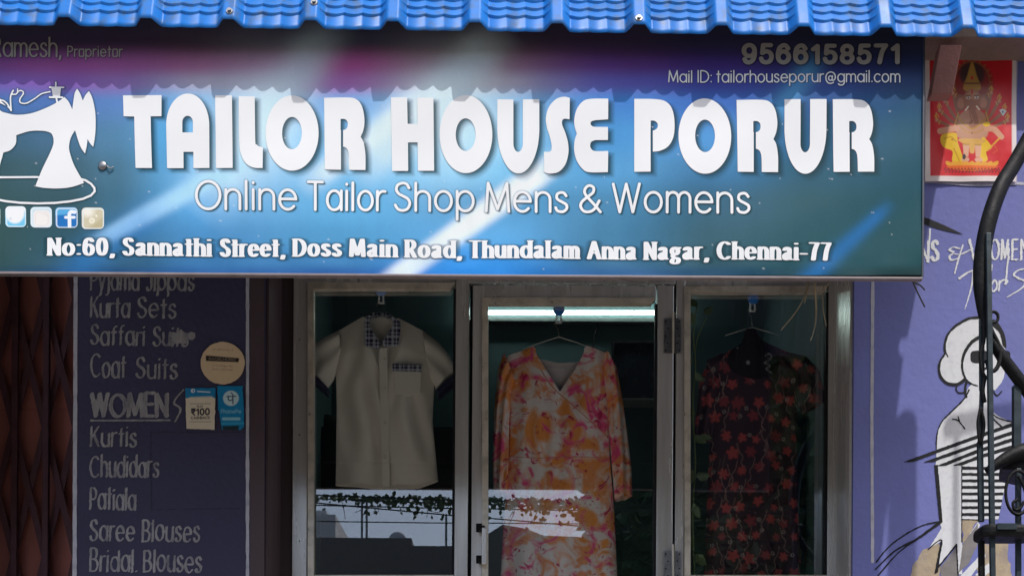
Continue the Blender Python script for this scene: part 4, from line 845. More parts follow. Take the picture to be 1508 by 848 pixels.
k = Ink(292, 500, 364, 570, 3); k.ell(328, 534.5, 32.4, 31.2); k.rough(.25, 4); sheet(k, r, YW-.006, m_paper, stk, 'disc')
stk = thing('cashback_sticker', V(295, 632, YW), 'cream and blue offer sticker reading 100 beside the plain blue payment sticker', 'sticker')
r = Raster(270, 568, 322, 636, 4, (226, 214, 190)); k = r.ink(); k.poly([(270, 568), (322, 568), (322, 586), (316, 586), (311, 583), (281, 584), (276, 586), (270, 586)]); r.paint(k, (36, 132, 182))
k = r.ink(); k.ell(284, 575, 3, 3); k.seg((291, 576), (309, 577), .8); r.paint(k, (225, 235, 240)); k = r.ink(); k.ell(284.5, 575, 1, 1.6); r.paint(k, (36, 110, 170))
k = r.ink(); text(k, '₹100', 281, 612, 309, 611, 11, (1.1,), gap=.26); text(k, 'CASHBACK', 281, 617, 309, 616.6, 4.2, (.42,), gap=.24); text(k, 'FLAT', 290, 599.5, 299, 599.5, 3.2, (.35,), gap=.25); r.paint(k, (44, 36, 52), 1, .35)
k = r.ink(); k.seg((280, 594), (310, 594), .35); k.seg((280, 620.5), (310, 620.5), .35); r.paint(k, (90, 80, 85), 1, .4)
k = r.ink(); text(k, 'GET UP TO', 281, 585.8, 309, 585.8, 3.4, (.35,), gap=.2) if False else k.seg((281, 584.5), (309, 584.5), .5); r.paint(k, (120, 170, 195), .6, .5)
k = Ink(268, 566, 324, 638, 4); k.poly([(273, 571.5), (317.5, 571), (316, 632.5), (274.5, 631)]); k.rough(.3, 4); sheet(k, r, YW-.006, m_paper, stk, 'sheet')
stk = thing('payment_sticker', V(340, 632, YW), 'blue payment sticker with a round emblem at the edge of the pillar', 'sticker')
r = Raster(318, 564, 364, 636, 4, (30, 134, 184)); k = r.ink(); k.ell(340, 586, 11.6, 11.2); r.paint(k, (196, 222, 226))
k = r.ink(); k.seg((334, 583.5), (347, 583), .75); k.path(cr([(336.5, 583), (336, 587.5), (338.5, 589.5), (342, 588)], 4), .8); k.seg((342.6, 583), (343, 594), .85); k.path(cr([(343.6, 583), (342, 579.5), (340, 578)], 4), .7); r.paint(k, (34, 60, 90), 1, .35)
k = r.ink(); text(k, 'PhonePe', 325, 608.5, 355, 608.5, 6.5, (.5,), gap=.24); r.paint(k, (130, 190, 215), 1, .35)
k = r.ink(); k.rect(327, 614, 354, 618.5, r=2); r.paint(k, (150, 205, 222), .9); k = r.ink(); k.poly([(327, 627), (352, 626), (351, 633), (329, 634)]); r.paint(k, (40, 60, 66)); k = r.ink(); k.poly([(318, 622), (364, 621), (364, 624), (318, 625)]); r.paint(k, (60, 160, 200))
k = Ink(316, 562, 366, 638, 4); k.poly([(320, 568), (357, 568.5), (359, 598), (359.5, 628), (354, 633), (327, 632), (321, 600)]); k.rough(.3, 4); sheet(k, r, YW-.007, m_paper, stk, 'sheet')

# ------------------------------------------------------------------ collapsible gate
gt = thing('collapsible_gate', (V(60, 848, .04).x, .04, FL), 'red oxide collapsible steel gate with crossed lattice bars, left of the painted pillar', 'gate')
ylo = 1100
for px_ in (-28, 20, 66, 111):
    mb = MB().pbox(px_-4.5, 398, px_+4.5, ylo, .03, .022); mb.build('upright', m_gate, gt, bevel=.002)
for k, px_ in enumerate((-28, 20, 66)):
    nx_ = (20, 66, 111)[k]
    for y in (345, 535, 725, 915):
        for a, b in (((px_, y-95), (nx_, y+95)), ((px_, y+95), (nx_, y-95))):
            Yq = .058 if a[1] < b[1] else .064
            MB().bar(V(*a, Yq), V(*b, Yq), .026, .004).build('lattice_bar', m_gate, gt)
for px_ in (-5, 43, 89):
    mb = MB().pbox(px_-22, 398, px_+22, 600, .10, .008).pbox(px_-22, 604, px_+22, ylo, .10, .01).pbox(px_-22, 600, px_+22, 604, .104, .006); mb.build('shutter_panel', m_panel, gt)

# ------------------------------------------------------------------ devotional print on the wall
po = thing('wall_poster', V(1430, 265, YW), 'red devotional poster of an elephant-headed deity in a plastic sleeve above the mural', 'poster')
r = Raster(1362, 84, 1496, 268, 3, (214, 30, 42))
def pnt(c, fn, al=1, so_=.5):
    k = r.ink(); fn(k); r.paint(k, c, al, so_)
skin, dk, gold, yel = (216, 158, 128), (128, 78, 62), (196, 150, 66), (240, 196, 40)
pnt((128, 54, 48), lambda k: k.ell(1431, 124, 30, 33), .8, 4); pnt((62, 46, 52), lambda k: k.ell(1431, 110, 19, 18), .95, 3)
pnt((150, 104, 60), lambda k: k.path(A_(1431, 122, 26, 30, 0, 360), .8), .8)
for q_ in range(22): a_q = q_*2*math.pi/22; pnt((176, 128, 70), lambda k: k.seg((1431+27*math.cos(a_q), 122+31*math.sin(a_q)), (1431+30*math.cos(a_q), 122+34*math.sin(a_q)), .7), .8)
for sx_ in (-1, 1):
    X_ = lambda d: 1431+sx_*d
    for (x1, y1), (x2, y2) in (((22, 172), (40, 150)), ((24, 178), (48, 164)), ((24, 184), (52, 178)), ((20, 165), (28, 138))):
        pnt((160, 104, 74), lambda k: k.path(cr([(X_(10), 172), (X_(x1), y1+5), (X_(x2), y2)], 5), 2.9, r1=2.0)); pnt((212, 158, 72), lambda k: (k.seg((X_(x2-5), y2+1), (X_(x2-3), y2+6), .8), k.seg((X_(x1), y1+2), (X_(x1+2), y1+8), .9))); pnt((196, 140, 104), lambda k: k.ell(X_(x2), y2, 2.8, 3.0)); pnt((222, 170, 70), lambda k: (k.path(cr([(X_(x2-3), y2-4), (X_(x2), y2-9), (X_(x2+3), y2-5), (X_(x2), y2-3)], 4), .7), k.seg((X_(x2), y2), (X_(x2+1), y2-11), .6)))
    pnt((150, 98, 80), lambda k: k.ell(X_(17), 152, 9, 12)); pnt((196, 136, 112), lambda k: k.ell(X_(16), 153, 5.5, 8), 1, 1.5)
pnt(gold, lambda k: k.poly(cr([(1431, 92), (1438, 112), (1444, 132), (1431, 136), (1418, 132), (1424, 112)], 4, True)), .85, 1); pnt(dk, lambda k: k.path([(1421, 124), (1441, 124)], 1.2)); pnt((206, 60, 60), lambda k: k.ell(1431, 116, 2, 3))
pnt((198, 142, 116), lambda k: k.ell(1431, 178, 20, 17), 1, 1); pnt((206, 152, 124), lambda k: k.ell(1431, 194, 24, 18), 1, 1)
pnt((170, 114, 88), lambda k: k.ell(1431, 148, 13, 15), 1, 1); pnt((198, 142, 112), lambda k: k.ell(1431, 142, 8, 7), 1, 3)
pnt((172, 118, 98), lambda k: k.path(cr([(1431, 152), (1432, 164), (1436, 176), (1437, 184), (1432, 188), (1428, 184), (1431, 179)], 6), 4.2, r1=2.0)); pnt(dk, lambda k: k.path(cr([(1427, 158), (1428, 170), (1431, 180)], 6), .5), .7)
for x in (1425.5, 1437.5): pnt((244, 238, 230), lambda k: k.ell(x, 145, 2.8, 1.7)); pnt((20, 16, 18), lambda k: k.ell(x, 145, 1.2, 1.3)); pnt((60, 36, 32), lambda k: k.seg((x-3, 142.2), (x+3, 142), .5)); pnt((250, 244, 225), lambda k: k.path([(x, 158), (x+(-4 if x < 1431 else 4), 163)], 1.1))
pnt((206, 40, 40), lambda k: k.seg((1431, 134), (1431, 139), 1)); pnt(gold, lambda k: (k.path(cr([(1410, 172), (1422, 186), (1434, 190), (1450, 176)], 6), 1.1), k.path(cr([(1408, 180), (1424, 196), (1444, 194), (1454, 182)], 6), .8))); pnt(dk, lambda k: k.ell(1431, 197, .9, 1.2))
pnt(skin, lambda k: (k.path(cr([(1408, 190), (1396, 192), (1384, 194)], 5), 4.4), k.path(cr([(1453, 190), (1464, 192), (1474, 203)], 5), 4.6, r1=4.0))); pnt(yel, lambda k: k.ell(1452, 184, 5, 3.5))
pnt(yel, lambda k: k.poly(cr([(1386, 200), (1396, 197), (1408, 198), (1410, 212), (1418, 236), (1416, 240), (1402, 238), (1402, 224), (1390, 218), (1385, 210)], 5, True))); pnt((200, 140, 20), lambda k: (k.path(cr([(1390, 205), (1400, 203), (1407, 210)], 5), .7), k.path(cr([(1404, 220), (1412, 238)], 4), .7), k.ell(1402, 207, 2, 1.6)))
pnt(yel, lambda k: k.poly(cr([(1446, 204), (1452, 206), (1460, 218), (1452, 224), (1454, 236), (1446, 240), (1442, 226)], 5, True))); pnt((232, 176, 60), lambda k: k.path([(1472, 204), (1454, 222)], 1.2)); pnt((220, 90, 40), lambda k: k.path(cr([(1462, 214), (1468, 222), (1462, 226)], 4), .7))
pnt((226, 176, 88), lambda k: k.poly(cr([(1412, 206), (1450, 206), (1446, 212), (1436, 216), (1434, 226), (1428, 226), (1426, 216), (1416, 212)], 4, True)))
for x in (1422, 1440): pnt((232, 178, 148), lambda k: k.poly([(x-5, 214), (x+5, 214), (x+3.4, 232), (x-3.4, 232)])); pnt((228, 172, 142), lambda k: k.ell(x+(-1 if x < 1431 else 1), 236, 6, 3.6)); pnt(gold, lambda k: k.seg((x-4.5, 214), (x+4.5, 214), .9))
pnt((240, 170, 52), lambda k: [k.poly(cr([(1431+d*8-6, 243), (1431+d*9.4, 238), (1431+d*8+6, 243), (1431+d*8, 246)], 4, True)) for d in (-4, -3, -2, -1, 0, 1, 2, 3, 4)]); pnt((238, 110, 40), lambda k: k.poly(cr([(1398, 245), (1464, 245), (1460, 250), (1431, 253), (1402, 250)], 4, True)), 1, .8)
pnt((70, 60, 66), lambda k: k.ell(1419, 232, 2.6, 4)); pnt((220, 228, 235), lambda k: k.poly([(1471, 163), (1476, 161), (1482, 164), (1477, 172)])); pnt((90, 110, 130), lambda k: k.ell(1476.5, 165.5, 1.4, 1.6))
k = r.ink(); rq = random.Random(3)
for q_ in range(17): x = 1390+q_*4.9; k.path(cr([(x, 251+rq.uniform(0, 3)), (x+1.5, 248.5), (x+3, 252), (x+1.6, 255), (x+3.8, 254)], 4), .5)
r.paint(k, (92, 26, 32), .9, .4)
fr_ = r.ink(); fr_.poly([(1368.5, 88), (1490, 88), (1489, 260), (1369.5, 260)]); fr_.F = -fr_.F; r.paint(fr_, (232, 222, 222), 1, .8)
wv = lambda X, Y: -.004+.0022*np.sin(X*.09)*np.sin(Y*.05)
raster_sheet('print', r, YW-.006, m_paper, po, wv)
MB().prism(cr([(1362, 84, 1), (1499, 84, 1), (1497, 180), (1498, 272, 1), (1440, 274), (1380, 270), (1361, 266, 1), (1364, 180)], 4, True), YW-.0032, .002).build('plastic_sleeve', M('plastic_sleeve_sheet', (176, 172, 196), .3, var=.25, scale=14, bump=.6, bscale=30, stretch=(1, 1, .4)), po)

# ------------------------------------------------------------------ wall mural
mu = Ink(1270, 300, 1530, 860, 3); wh = Ink(1270, 300, 1640, 1000, 2.5); bl = Ink(1270, 300, 1640, 1000, 3); be = Ink(1270, 740, 1640, 1000, 2); gy = Ink(1370, 740, 1640, 1000, 2)
wh.poly(cr([(1445, 468), (1427.5, 470), (1410.6, 479), (1398, 491.4), (1392.5, 506.7), (1393, 519, 1), (1386, 531), (1383.8, 542), (1386.8, 554), (1396.8, 563.5), (1410.6, 564), (1421, 557, 1), (1430, 565), (1426, 571), (1419, 586.5), (1401, 604.7), (1387.8, 619.5), (1381, 636), (1379.5, 660, 1), (1378, 684, 1), (1380, 720), (1384, 770, 1), (1386.7, 777, 1), (1367.5, 808, 1), (1388, 795, 1), (1382, 834, 1), (1408.5, 800, 1), (1411, 845, 1), (1417, 845, 1), (1417, 686, 1), (1490, 690, 1), (1497, 650, 1), (1495, 622, 1), (1470, 612), (1456, 596), (1456, 576, 1), (1466, 574, 1), (1478, 556), (1480, 530), (1480, 511), (1470, 480)], 5, True))
be.poly(cr([(1341, 850), (1348, 826), (1362, 808), (1378, 800), (1384, 812), (1378, 860), (1340, 870)], 5, True)); be.poly([(1450, 800), (1484, 796), (1490, 860), (1440, 900), (1436, 850)]); be.poly([(1416, 765), (1441, 765), (1418, 800)]); be.rough(1.6, 6)
wh.poly([(1416, 688), (1486, 688), (1470, 764), (1416, 764)]); wh.poly(cr([(1440, 768, 1), (1444, 772, 1), (1420, 812), (1410, 845, 1), (1409, 818)], 4, True)); wh.poly([(1412, 850), (1448, 812), (1452, 818), (1424, 856)]); wh.poly(cr([(1436, 846, 1), (1456, 828, 1), (1460, 840, 1), (1448, 848)], 4, True)); wh.poly([(1390, 848), (1412, 844), (1414, 870), (1388, 870)])
gy.poly([(1418, 800), (1440, 770), (1440, 800), (1426, 830), (1412, 842)]); gy.poly([(1384, 836), (1408, 806), (1410, 848), (1386, 850)])
P_ = lambda pts, r0, r1=None: bl.path(cr(pts, 6), r0, r1=r1)
P_([(1455, 467), (1442, 467.5), (1427, 469), (1410, 478), (1397, 490.5), (1391.5, 506.7), (1392, 520)], 2.2, 1.5); P_([(1393, 519), (1396, 525)], .9); P_([(1392, 520), (1385, 531), (1382.8, 542), (1385.8, 555), (1396.5, 564.5), (1411, 565), (1421, 558)], 1.4, 2.4)
P_([(1460, 488), (1443, 496), (1428, 507), (1418.5, 525), (1417, 542), (1421.3, 556), (1429, 564), (1440, 568)], 3.0, .7); bl.poly(cr([(1462, 470), (1472, 478), (1480, 494), (1482, 512), (1477, 508), (1472, 490), (1462, 480)], 5, True))
bl.rect(1429, 516, 1456, 534.5, r=7); bl.rect(1466, 516, 1488, 529, r=6); bl.seg((1450, 520), (1470, 519), 1.6); P_([(1447, 545), (1455, 541), (1462, 545), (1455, 549)], 1.6)
P_([(1411, 566), (1408, 572), (1412, 578), (1420, 577), (1422, 570)], 1.0); P_([(1424, 560), (1421.5, 572), (1423, 584)], 1.8); P_([(1461, 572), (1468, 582), (1475, 576)], .9)
P_([(1427, 574), (1419, 588), (1401, 606), (1387.5, 620), (1380.5, 637), (1379, 660)], 1.3, .8); P_([(1403, 617), (1411, 619), (1421, 631)], .9); P_([(1411, 613), (1413, 620)], .8); P_([(1462, 616), (1475, 628)], 1.2); P_([(1456, 576), (1458, 600), (1468, 614), (1495, 622)], 1)
for a, b, c in (((1331, 680), (1439, 643), (1500, 622)), ((1361, 680), (1439, 654.5), (1500, 634)), ((1379, 686), (1439, 664.5), (1500, 644)), ((1404, 685), (1444, 672), (1500, 655))):
    bl.poly([(a[0], a[1]-.4), (b[0], b[1]-2.9), (c[0], c[1]-2.9), (c[0], c[1]+2.6), (b[0], b[1]+2.6), (a[0]+14, a[1]-.6), (a[0], a[1]+.4)])
for i, y in enumerate((689, 698, 707.4, 717, 726.8, 736.8, 746.8, 757)): bl.rect(1416.5, y-2.1, 1486-i*2, y+2.1)
bl.seg((1416.5, 686), (1416.5, 797), .8); bl.seg((1416, 764), (1442, 765), .6); bl.poly([(1375.5, 684), (1381, 684), (1384.5, 720), (1388, 768), (1384, 772), (1379, 720)])
P_([(1367, 808), (1387, 795), (1379.5, 834)], .8); bl.poly([(1385, 797), (1388, 795), (1381, 842), (1376, 845)]); bl.path([(1379, 838), (1408.5, 801), (1411, 848)], 1.0)
P_([(1383.7, 767.6), (1361.8, 772), (1340.6, 782), (1318, 797), (1302, 812), (1290.5, 827)], 1.0); P_([(1383.7, 769), (1366, 782), (1348, 794.5), (1318, 810.5), (1289, 838)], 2.2, .9); P_([(1350, 794), (1322.5, 813.6), (1292, 848)], .9)
bla = Ink(1345, 310, 1430, 352, 3); bla.poly(cr([(1352, 317, 1), (1380, 327), (1419.5, 345.5, 1), (1385, 338), (1352, 327, 1)], 4, True)); bla.mesh('mural_blade', YW-.0019, m_black, bld)
for nk, c_, dpt, nm in ((be, (172, 156, 132), -.0007, 'mural_sand_patch'), (wh, None, -.0011, 'mural_white_figure'), (gy, (128, 124, 122), -.0015, 'mural_grey_shade'), (bl, 0, -.0019, 'mural_black_line')):
    if nk is not be: nk.rough(.22, 3)
    nk.mesh(nm, YW+dpt, m_white if c_ is None else m_black if c_ == 0 else M(nm, c_, .85, var=.2, scale=20, dirt=(120, 118, 140), dscale=12, bump=.2), bld)
lw_ = Ink(1270, 320, 1640, 460, 3); cp = (1.9, .9, -.5)
text(lw_, 'ME', 1300, 386, 1346, 387, 33, cp); text(lw_, 'N', 1352, 386, 1369, 387, 33, cp); lw_.seg((1367.5, 380), (1369.5, 338), 1.3); text(lw_, 'S', 1370, 385, 1384, 385, 32, (2.6, 1.3, -.3))
lw_.path(cr([(1413, 366), (1404, 364), (1398, 368), (1404, 372), (1398, 378), (1402, 383), (1412, 380)], 5), 1.7, .9, -.4); lw_.path(cr([(1418, 361), (1412, 380), (1406, 402)], 5), 1.2); lw_.path(cr([(1406, 374), (1416, 374), (1428, 368)], 5), .9)
for s_, a, b in (('W', 1426, 1456), ('O', 1458, 1473), ('M', 1473, 1487), ('E', 1489, 1500), ('N', 1502, 1518), ('S', 1520, 1534)): text(lw_, s_, a, 383, b, 383, 31, cp)
lw_.path([(1486, 366), (1481, 418)], 1.3)
lw_.path(cr([(1413, 410), (1424, 402), (1437, 396)], 5), 1.8, r1=.9); lw_.ell(1413.5, 409.5, 2.4, 2); lw_.path(cr([(1434, 396), (1430, 425), (1421, 455)], 5), 1.6, r1=.6)
lw_.path(cr([(1446, 412), (1440, 418), (1441, 428), (1448, 424), (1449, 412), (1450, 428)], 5), 1.2); lw_.path([(1461, 390), (1455, 428)], 1.1)
lw_.path(cr([(1465, 412), (1460, 420), (1462, 429), (1468, 424), (1467, 414), (1463, 413)], 5), 1.3); lw_.path(cr([(1472, 414), (1471, 428)], 4), 1.3); lw_.path(cr([(1471, 418), (1478, 412), (1484, 414), (1480, 418)], 4), 1.3)
lw_.path(cr([(1513, 395), (1500, 398), (1493, 404), (1500, 410), (1510, 414), (1505, 424), (1484, 437)], 5), 1.9, .9, -.4); lw_.path(cr([(1520, 392), (1516, 428), (1524, 412), (1530, 428)], 5), 1.2)
lw_.rough(.25, 2); lw_.mesh('painted_lettering', YW-.0017, m_white, bld)

# ------------------------------------------------------------------ spiral stair at the right
stair = thing('spiral_stair', (2.0, -1.29, 0), 'black iron spiral stair with curved handrail and scrolls in front of the mural', 'staircase')
NX, NY = 2.0, -1.29
MB().tube([(NX, NY, 0), (NX, NY, CAM.z+3.36)], .05, 20).ball((NX, NY, CAM.z+3.37), .05, .05, .05).build('newel_post', m_dark, stair, True)
T_ = lambda x, y, dy=0: V(x, y, YT+dy)
rail = cr3([T_(1560, 130, .06), T_(1545, 152, .06), T_(1496, 238, .05), T_(1473, 277, .02), T_(1455, 330, 0), T_(1446, 385, 0), T_(1445, 425, 0), T_(1449, 470, 0), T_(1458, 494, 0), T_(1475, 524, 0), T_(1512, 574, .02), T_(1560, 640, .04)], 7)
nr = len(rail); rr_ = []
for i in range(nr):
    t = i/(nr-1)*11; rr_.append(.86*float(np.interp(t, [0, 2, 3, 5, 6, 7, 8, 9, 11], [.03, .029, .030, .031, .029, .017, .016, .022, .026])))
MB().tube(rail, rr_, 14, .92).build('handrail', m_dark, stair, True)
MB().bar(T_(1455, 344, -.028), T_(1462, 860, -.028), .0155, .015).build('baluster', m_teal, stair, bevel=.002)
MB().bar(T_(1445.5, 470), T_(1446, 575), .015, .012).bar(T_(1446, 575), T_(1443, 650), .012, .012).bar(T_(1443, 650), T_(1445, 768), .017, .014).build('baluster', m_teal, stair, bevel=.002)
MB().bar(T_(1497, 568, .02), T_(1497, 664, .02), .024, .02).build('baluster', m_teal, stair, bevel=.002)
MB().bar(T_(1499.5, 690, .01), T_(1499.5, 900, .01), .016, .014).build('baluster', m_teal, stair, bevel=.002)
MB().bar(T_(1445, 796), T_(1446, 900), .017, .016).build('baluster', m_dark, stair, bevel=.002)
def scroll(pts, r_): MB().tube(cr3([T_(x, y, -.012) for x, y in pts], 6), r_, 8).build('scroll', m_dark, stair, True)
scroll([(1463+7*math.cos(a), 467+8*math.sin(a)) for a in np.linspace(0, 6.28, 12)], .0048)
scroll([(1456, 476), (1462, 490), (1470, 506), (1473, 522), (1470, 538), (1463, 546), (1456, 540), (1453, 530)], .0068)
scroll([(1448, 478), (1449, 500), (1444, 520), (1446, 545), (1452, 556), (1458, 552)], .006); scroll([(1444, 600), (1440, 625), (1444, 652), (1449, 625), (1444, 600)], .005); scroll([(1450, 556), (1447, 575), (1450, 592)], .007)
scroll([(1499+18*math.cos(a), 725+32*math.sin(a)) for a in np.linspace(.2, 6.1, 16)], .005); scroll([(1499, 735), (1492, 740), (1494, 750), (1502, 748), (1508, 738)], .005); scroll([(1499, 700), (1506, 712), (1512, 730)], .005)
def tread(pts, z0, th): 
    n = len(pts); vs_ = [(x, y, z0) for x, y in pts]+[(x, y, z0+th) for x, y in pts]
    return MB().add(vs_, [tuple(range(n-1, -1, -1)), tuple(range(n, 2*n))]+[(i, (i+1) % n, (i+1) % n+n, i+n) for i in range(n)])
zb_ = T_(1460, 795).z; ox = T_(1438, 780).x
zb_ = CAM.z+.939
tread([(ox, NY-.045), (ox+.003, NY+.045), (ox+.03, NY+.06), (NX-.02, NY+.04), (NX-.02, NY-.04), (ox+.02, NY-.06)], zb_, .038).build('tread', m_dark, stair, bevel=.012)
p1 = T_(1462, 772); MB().box((ox+.04, NY-.0635, zb_+.018), (ox+.10, NY-.058, zb_+.036)).build('tread_plate', m_teal, stair)
arc_ = [T_(1454, 694, .01), T_(1470, 682, .01), T_(1490, 671, .015), T_(1515, 664, .02), T_(1560, 662, .04)]
MB().tube(cr3(arc_, 6), [float(q_) for q_ in np.linspace(.012, .034, 25)], 12, 1).build('stringer', m_dark, stair, True)
za = T_(1500, 688).z
tread([(T_(1478, 690).x, NY+.02), (T_(1500, 690).x, NY+.16), (T_(1580, 690).x, NY+.26), (NX, NY+.06), (NX-.04, NY)], za, .03).build('tread', m_dark, stair, bevel=.006)
zu = CAM.z+1.79+(1240-628)/381.0; xw = lambda p: (p-754)/381.0+.5
MB().tube(cr3([(xw(1388), NY+.02, zu-.03), (xw(1420), NY, zu+.02), (xw(1460), NY, zu+.05), (xw(1500), NY, zu+.055), (xw(1560), NY, zu+.03)], 6), .024, 12).build('stringer', m_dark, stair, True)  # upper stringer out of view, added so its shadow arcs over the mural
MB().bar((xw(1404), NY, zu), (xw(1404), NY, zu-.48), .018, .018).build('baluster', m_teal, stair)  # unseen upper baluster, added for the upright shadow it casts on the mural

# ------------------------------------------------------------------ the street behind the camera, seen in the glass
def RP(px_, py_, L):                     # point of the street at depth Y = -L whose mirror image in the glass lands on this photo point
    t = L+D; a = (px_-PX0)/F*t; b = (PY0-py_)/F*t
    q_ = RV*a+UV*b; return Vector((q_[0], -L, CAM.z+q_[2]))
m_house = M('grey_house_paint', (120, 116, 112), .9, var=.15); m_hwhite = M('pale_house_paint', (205, 206, 208), .9, var=.08)
h1 = thing('street_house', (-6, -20, 0), 'dark flat-roofed house across the street, mirrored low in the left window', 'house')
za, zb2 = RP(530, 791, 18).z, RP(640, 803, 18).z; xa = RP(606, 790, 18).x; xb = RP(716, 800, 18).x
MB().box((-16, -26, 0), (xa, -18, za)).build('wall', m_house, h1); MB().box((xa+.004, -26, 0), (xb, -18, zb2)).build('side_block', m_house, h1)
for x in (-12, -8.5, -5): 
    wn = MB().box((x, -18.02, 3.2), (x+1.2, -17.97, 4.6)).build('window', m_black, h1)
h2 = thing('street_house', (-12, -50, 0), 'pale tall house farther away, mirrored at the left edge of the left window', 'house')
z2 = RP(478, 746, 45).z; x2 = RP(494, 760, 45).x
MB().box((-30, -54, 0), (x2, -45, RP(494, 757, 45).z)).box((-30, -53, RP(494, 757, 45).z), (RP(478, 760, 45).x, -45.5, z2)).build('wall', m_hwhite, h2)
MB().box((x2-1.1, -45.02, 10.4), (x2-.5, -44.97, 12.2)).build('window', m_house, h2)
h3 = thing('street_house', (1.2, -22, 0), 'low roofed house across the street, mirrored at the foot of the door glass', 'house')
pts = [RP(x, y, 17) for x, y in ((690, 790), (718, 786), (740, 772), (775, 778), (800, 788), (850, 790), (905, 798))]
n = len(pts); lo = [Vector((p.x, p.y, 0)) for p in pts]; bk_ = [p+Vector((0, -5, 0)) for p in pts]; bl_ = [p+Vector((0, -5, 0)) for p in lo]
mb = MB()
for i in range(n-1): mb.add([lo[i], lo[i+1], pts[i+1], pts[i]], [(0, 1, 2, 3)]); mb.add([pts[i], pts[i+1], bk_[i+1], bk_[i]], [(0, 1, 2, 3)]); mb.add([bl_[i], bk_[i], bk_[i+1], bl_[i+1]], [(0, 1, 2, 3)])
mb.add([lo[0], pts[0], bk_[0], bl_[0]], [(0, 1, 2, 3)]); mb.add([lo[-1], bl_[-1], bk_[-1], pts[-1]], [(0, 1, 2, 3)]); mb.build('wall', m_house, h3)
h4 = thing('street_house', (14, -28, 0), 'broad dark block of flats behind the trees across the street', 'house')
x4 = RP(908, 760, 26).x; MB().box((x4, -36, 0), (x4+24, -26, RP(1000, 655, 26).z)).build('wall', m_house, h4)
for i in range(5):
    for j in range(3): MB().box((x4+2+i*4.4, -26.0, 1.6+j*3.4), (x4+3.6+i*4.4, -25.96, 3.2+j*3.4)).build('window', m_black, h4)
c = RP(585, 797, 18.5); sd_ = thing('satellite_dish', c, 'satellite dish on the roof of the dark house across the street', 'dish')
ring = []; 
mb = MB().ball((c.x, c.y, c.z+.02), .17, .05, .17); mb.build('dish', m_hwhite, sd_, True); MB().tube([(c.x, c.y-.1, za-.3), (c.x, c.y-.04, c.z)], .02).build('mast', m_steel, sd_)
for px_ in (533, 540, 657):
    q0, q1 = RP(px_, 795, 19), RP(px_, 738 if px_ < 600 else 757, 19); tag(MB().tube([q0-Vector((0, 0, 1)), q1], .022, 8).build('roof_mast', m_steel), {533: 'left of two thin steel masts on the dark house roof', 540: 'right of two thin steel masts on the dark house roof', 657: 'single thin steel mast at the lower end of the dark house roof'}[px_], 'mast', 'steel masts on the roof across the street')
for i, (pa, pb) in enumerate((((440, 727), (900, 742)), ((440, 732), (900, 748)), ((440, 737), (900, 778)), ((440, 766), (900, 771)), ((440, 742), (900, 752)))):
    L = 6+.25*i; a, b = RP(*pa, L), RP(*pb, L); d_ = b-a; a2, b2 = a-d_*2.5, b+d_*2.5
    tag(MB().tube([a2+(b2-a2)*t-Vector((0, 0, .12*math.sin(math.pi*t)-.115)) for t in np.linspace(0, 1, 24)], .007 if i != 3 else .006, 6).build('overhead_cable', m_black), ('uppermost black cable strung over the street with creeper leaves', 'second black cable over the street, just under the uppermost', 'steeply sloping black cable over the street', 'lowest black cable over the street, bare of leaves', 'middle black cable over the street hung with leaves')[i], 'cable', 'overhead cables across the street')
m_cre = M('creeper_leaf', (62, 84, 44), .6, var=.3, scale=10)
cv = thing('cable_creeper', RP(680, 745, 6.2), 'leafy creeper trailing along the overhead cables across the street', 'creeper'); mb = MB(); r9 = random.Random(11)
for _ in range(900):
    x = r9.uniform(455, 880); den = .35+.65*min(1, max(0, (x-470)/120)); 
    if r9.random() > den: continue
    y = 731+(x-460)*.02+abs(r9.gauss(0, 1))*(4+6*min(1, max(0, (x-480)/200)))+(r9.random() < .12)*r9.uniform(0, 22)-5
    c = RP(x, y, 6+r9.uniform(0, 1)); L = r9.uniform(.03, .065)
    leaf(mb, c, (r9.uniform(-1, 1), r9.uniform(-.4, .4), r9.uniform(-1, .3)), (r9.uniform(-.5, .5), 1, r9.uniform(-.3, .3)), L, L*.6)
mb.build('foliage', m_cre, cv)
mb = MB()
for k in range(14):
    x = r9.uniform(500, 860); p0 = RP(x, 733, 6.2); mb.tube(cr3([p0, p0+Vector((.03, 0, -.05-.08*r9.random())), p0+Vector((.06*r9.uniform(-1, 1), .02, -.1-.2*r9.random()))], 4), .003, 5)
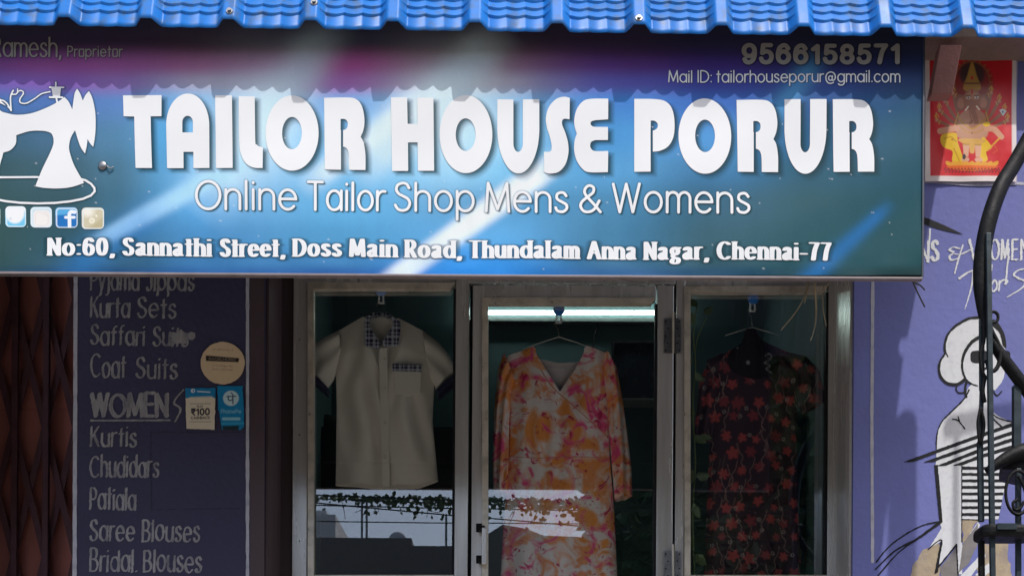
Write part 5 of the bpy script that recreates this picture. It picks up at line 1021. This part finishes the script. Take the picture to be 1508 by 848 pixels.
mb.build('stem', m_black, cv)
def tree(cx, cy, hgt, rad, label, seed):
    r8 = random.Random(seed); root = thing('street_tree', (cx, cy, 0), label, 'tree', 'trees across the street')
    mb = MB().tube(cr3([(cx, cy, 0), (cx+.1, cy, hgt*.25), (cx-.1, cy+.1, hgt*.5), (cx+.1, cy, hgt*.8)], 5), [.22-.012*i for i in range(16)], 9)
    cl = []
    for k in range(26):
        a = r8.uniform(0, 6.28); rr0 = rad*math.sqrt(r8.random())*.85; z = hgt*r8.uniform(.38, 1.0); rr0 *= math.sqrt(max(.1, 1-((z-hgt*.65)/(hgt*.42))**2)); c = Vector((cx+rr0*math.cos(a), cy+rr0*math.sin(a), z)); cl.append(c)
        if k < 14: mb.tube(cr3([(cx, cy, z*.6), (cx+rr0*.4*math.cos(a), cy+rr0*.4*math.sin(a), z*.8), c], 4), [.06-.005*i for i in range(9)], 6)
    mb.build('trunk', M('bark', (58, 48, 40), .95, var=.25, bump=.5), root, True)
    mb = MB()
    for c in cl:
        s_ = r8.uniform(.5, 1.0)*rad*.42
        for _ in range(420):
            p = Vector((r8.gauss(0, 1), r8.gauss(0, 1), r8.gauss(0, .8))); p = p.normalized()*s_*r8.random()**.4; L = r8.uniform(.18, .34)
            leaf(mb, c+p, (r8.gauss(0, 1), r8.gauss(0, 1), r8.gauss(-.4, .7)), (r8.gauss(0, .5), r8.gauss(0, .5), 1), L, L*.6)
    mb.build('crown', m_cre, root)
for i, (cx, cy, hh, rad) in enumerate(((2.75, -12, 10.5, 2.3), (6.6, -13.5, 13, 2.9), (11, -15, 12, 3.2), (4.6, -18, 14, 3.4), (1.75, -15, 6.9, .85))):
    tree(cx, cy, hh, rad, ('nearest of the leafy trees across the street, mirrored in the door glass', 'middle leafy tree across the street, mirrored in the right window', 'farthest right leafy tree across the street, tall and wide', 'tall leafy tree behind the nearest one across the street', 'small slim leafy tree at the end of the sky strip mirrored in the door')[i], 20+i)

for o in bpy.data.objects:
    if '_w' in o: del o['_w']
